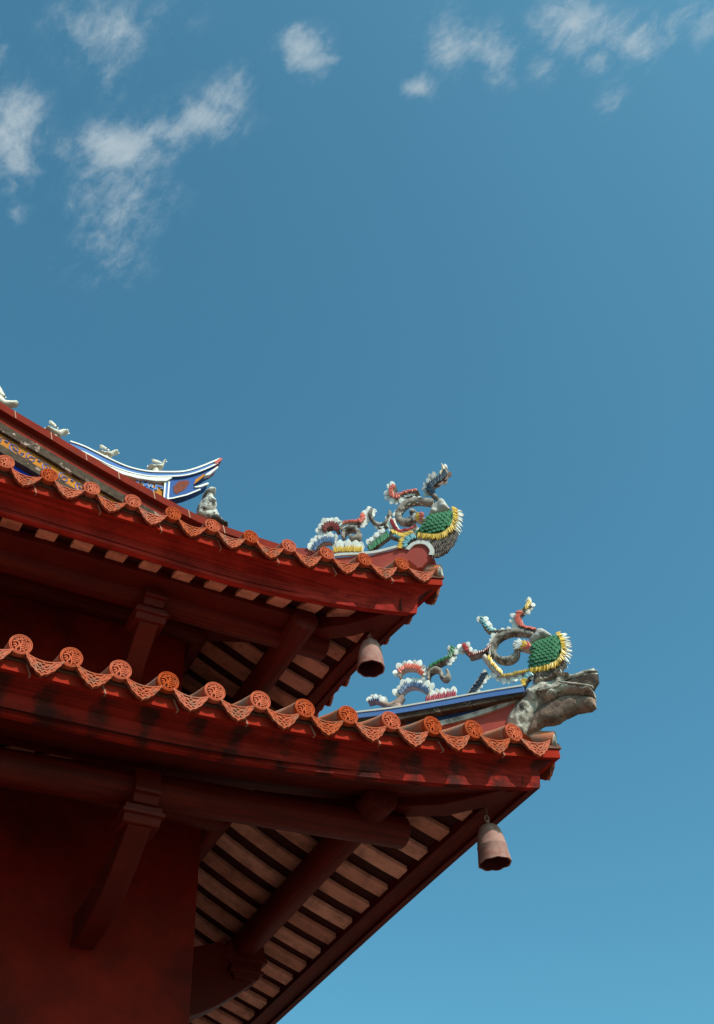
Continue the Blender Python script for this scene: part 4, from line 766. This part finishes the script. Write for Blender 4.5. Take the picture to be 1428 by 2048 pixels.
b=MB(); rm=dense(DATA['low_ridge_rim'],4); rings=[[HIP(a,v+.014,.112),HIP(a,v+.014,.05),HIP(a,v-.022,.05),HIP(a,v-.022,.112)] for a,v in rm]; b.ring_tube(rings); b.build('ridge_rim',MT['plaster'],hr)
b=MB(); rings=[[HIP(a,v+.055,.10),HIP(a,v+.055,.05),HIP(a,v+.015,.05),HIP(a,v+.015,.10)] for a,v in rm]; b.ring_tube(rings); b.build('blue_recess',MT['dark_blue'],hr)
b=MB(); b.prism(DATA['up_ridge'],HIP,-.10,.10); hu=b.build('hip_ridge',MT['ridge_red'],T,bevel=.01)
b=MB(); ribbon2(b,dense(DATA['up_rim'],4),.013,HIP,.103,0,.012); ribbon2(b,dense(DATA['up_rim_end'],4),.017,HIP,.103,0,.010); b.build('ridge_rim',MT['white'],hu)
# upper run of the hip between gable foot and ridge end
b=MB(); b.prism([(-1.75,2.42),(-1.5,2.40),(-1.25,2.30),(-1.2,2.1),(-1.75,2.15)],HIP,-.09,.09); b.build('hip_shoulder',MT['ridge_red'],hu)
# beast head at the end of the lower ridge
hd=empty('beast_head',HIP(-.1,.35,0)); tag(hd,'weathered grey open-jawed beast head jutting from the end of the lower hip ridge','sculpture')
vs,fs,h,ins=inflate(FL,DATA['dragon_neck'],.085,.09,.013,rough=.024); b=MB(); b.add(vs,fs); sk=weld(b.build('head',MT['head'],hd),24)
vs,fs,h,ins=inflate(FL,DATA['dragon_throat'],.060,.06,.014,rough=.010); b=MB(); b.add(vs,fs); weld(b.build('lower_jaw',MT['jaw'],hd),24)
vs,fs,h,ins=inflate(FL,DATA['dragon_lips'],.100,.03,.011,rough=.016); b=MB(); b.add(vs,fs); weld(b.build('lip',MT['head'],hd),24)
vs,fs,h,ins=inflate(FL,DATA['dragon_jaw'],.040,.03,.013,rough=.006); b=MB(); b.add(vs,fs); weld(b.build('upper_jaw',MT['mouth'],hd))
vs,fs,h,ins=inflate(FL,DATA['dragon_brow'],.115,.03,.011,rough=.036); b=MB(); b.add(vs,fs); weld(b.build('brow',MT['head'],hd),24)
b=MB()
def ridge_line(mb,fr,pts,r,o,seg=8):
    P=spline([fr.sk(p) for p in pts],6); n=len(P); mb.tube([fr.P(p,o if not isinstance(o,(list,tuple)) else o[0]+(o[1]-o[0])*i/(n-1)) for i,p in enumerate(P)],[r*(.4+.6*math.sin(math.pi*(.12+.8*i/(n-1)))) for i in range(n)],seg)
ridge_line(b,FL,DATA['dragon_lip'],.008,(.10,.08)); ridge_line(b,FL,DATA['dragon_cheek2'],.011,(.09,.10))
jt=DATA['dragon_jaw']; ridge_line(b,FL,[jt[0],jt[1],jt[2],jt[3],jt[4],jt[6]],.015,.035)
b.build('lip_edge',MT['head'],sk,True,60)
b=MB()
for k,(a,v) in enumerate([(jt[4][0]-.02,jt[4][1]+.0),(jt[4][0]+.02,jt[4][1]+.01),(jt[3][0]+.02,jt[3][1]+.0)]):
    b.tube([HIP(a-.03,v-.01,.0),HIP(a-.012,v+.016,.0),HIP(a+.012,v+.02,0),HIP(a+.03,v-.006,.0)],[.02,.042,.04,.02],10)
b.build('nostril_bump',MT['head'],sk,True,60)
# ---------------------------------------------------------------- birds and statue
FB=Frame(XZ(1.24),JG,240)
BL=['white glazed bird highest on the red ridge, cut by the picture edge','white glazed bird on the red tiled edge left of the blue ridge','white glazed bird where the blue ridge band begins to show','white glazed bird on the blue ridge nearest its curled tip']
for i,bd in enumerate(DATA['birds']):
    c=bd['body']; cx=sum(p[0] for p in c)/len(c); cz=min(p[1] for p in c)
    r=empty('glazed_bird',(cx,1.24,cz)); tag(r,BL[i],'bird figure','white birds along the gable ridge')
    vs,fs,h,ins=inflate(FB,c,.045,.028,.010,o=.0); b=MB(); b.add(vs,fs); weld(b.build('body',MT['porcelain'],r))
    for oo,dx in ((.034,0),(-.03,.02)):
        vs,fs,h,ins=inflate(FB,[(x+dx,z) for x,z in bd['wing']],.014,.02,.010,o=oo); b=MB(); b.add(vs,fs); weld(b.build('wing',MT['porcelain'],r))
    b=MB(); b.tube([(cx-.02,1.25,cz+.03),(cx-.02,1.25,cz-.035)],[.03,.035],10); b.build('foot',MT['porcelain'],r,True)
FS=Frame(XZ(1.15),JG,240)
c=DATA['statue']; st=empty('seated_statue',(sum(p[0] for p in c)/len(c),1.15,min(p[1] for p in c))); tag(st,'small weathered black and white seated stone figure under the curled ridge tip','statue')
vs,fs,h,ins=inflate(FS,c,.06,.05,.011,rough=.012); b=MB(); b.add(vs,fs); sb=weld(b.build('base',MT['statue'],st))
vs,fs,h,ins=inflate(FS,DATA['statue_body'],.10,.06,.011,rough=.02); b=MB(); b.add(vs,fs); weld(b.build('body',MT['statue'],st))
vs,fs,h,ins=inflate(FS,DATA['statue_head'],.085,.045,.009,rough=.016); b=MB(); b.add(vs,fs); weld(b.build('head',MT['statue'],st))
# ---------------------------------------------------------------- bells
def bell(top,hook,label,tilt,lobes,band):
    top=Vector(top); root=empty('wind_bell',top); tag(root,label,'bell','bells hung under the eave corners')
    R=.108; Hh=.262; SEG=48
    pr=[(.020,0),(.042,-.005),(.060,-.018),(.072,-.040),(.080,-.070),(.086,-.10)]+([(.092,-.140),(.0945,-.145),(.0945,-.152),(.093,-.157)] if band else [(.093,-.15)])+[(.098,-.20),(.102,-.23),(.1045,-.252)]
    rings=[]
    for r,z in pr:
        ring=[]
        for k in range(SEG):
            a=2*math.pi*k/SEG; u=max(0,(-z-.17)/.092); dz=-.007*u*abs(math.cos(lobes*a/2)) ; ring.append(Vector((r*math.cos(a)*(1+.012*u*math.cos(lobes*a)),r*math.sin(a)*(1+.012*u*math.cos(lobes*a)),z+dz)))
        rings.append(ring)
    inner=[]
    for r,z in reversed(pr[1:]):
        ring=[]
        for k in range(SEG):
            a=2*math.pi*k/SEG; u=max(0,(-z-.17)/.092); dz=-.007*u*abs(math.cos(lobes*a/2)); ring.append(Vector(((r-.010)*math.cos(a),(r-.010)*math.sin(a),z+dz-.004*0)))
        inner.append(ring)
    b=MB(); b.ring_tube(rings+inner[:1],0,False); b.add(rings[0],[tuple(range(SEG))]); rot=Matrix.Rotation(tilt[0],3,'X')@Matrix.Rotation(tilt[1],3,'Y')
    b.v=[rot@v+top for v in b.v]; bo=b.build('bell_body',MT['bell'],root,True,45)
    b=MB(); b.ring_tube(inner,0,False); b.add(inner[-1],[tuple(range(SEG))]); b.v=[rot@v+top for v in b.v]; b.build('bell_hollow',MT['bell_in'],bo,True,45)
    b=MB(); up=rot@Vector((0,0,1)); s=top+up*.0
    b.tube([top-up*.008,top+up*.012,top+up*.034],[.020,.014,.011],12)
    loop=[]; hk=Vector(hook); mid=top+up*.045
    for k in range(13):
        a=2*math.pi*k/12; loop.append(mid+Vector((0.016*math.cos(a),0,.022*math.sin(a))))
    b.tube(loop,.0042,8)
    b.build('bell_crown',MT['bell'],root,True)
    b=MB(); b.tube([hk+Vector((0,0,.03)),hk,(hk+mid)*.5+Vector((.006,0,0)),mid+Vector((.002,0,.012)),mid+Vector((-.006,0,.004))],.0048,8); b.build('hook',MT['iron'],root,True)
bell((-.150,.250,-.281),(-.152,.252,-.120),'faded pink bell with a band round its middle, under the lower eave corner',(.03,-.07),8,True)
bell((-.644,.744,1.396),(-.644,.744,1.534),'smooth faded pink bell under the upper eave corner',(0,0.03),8,False)
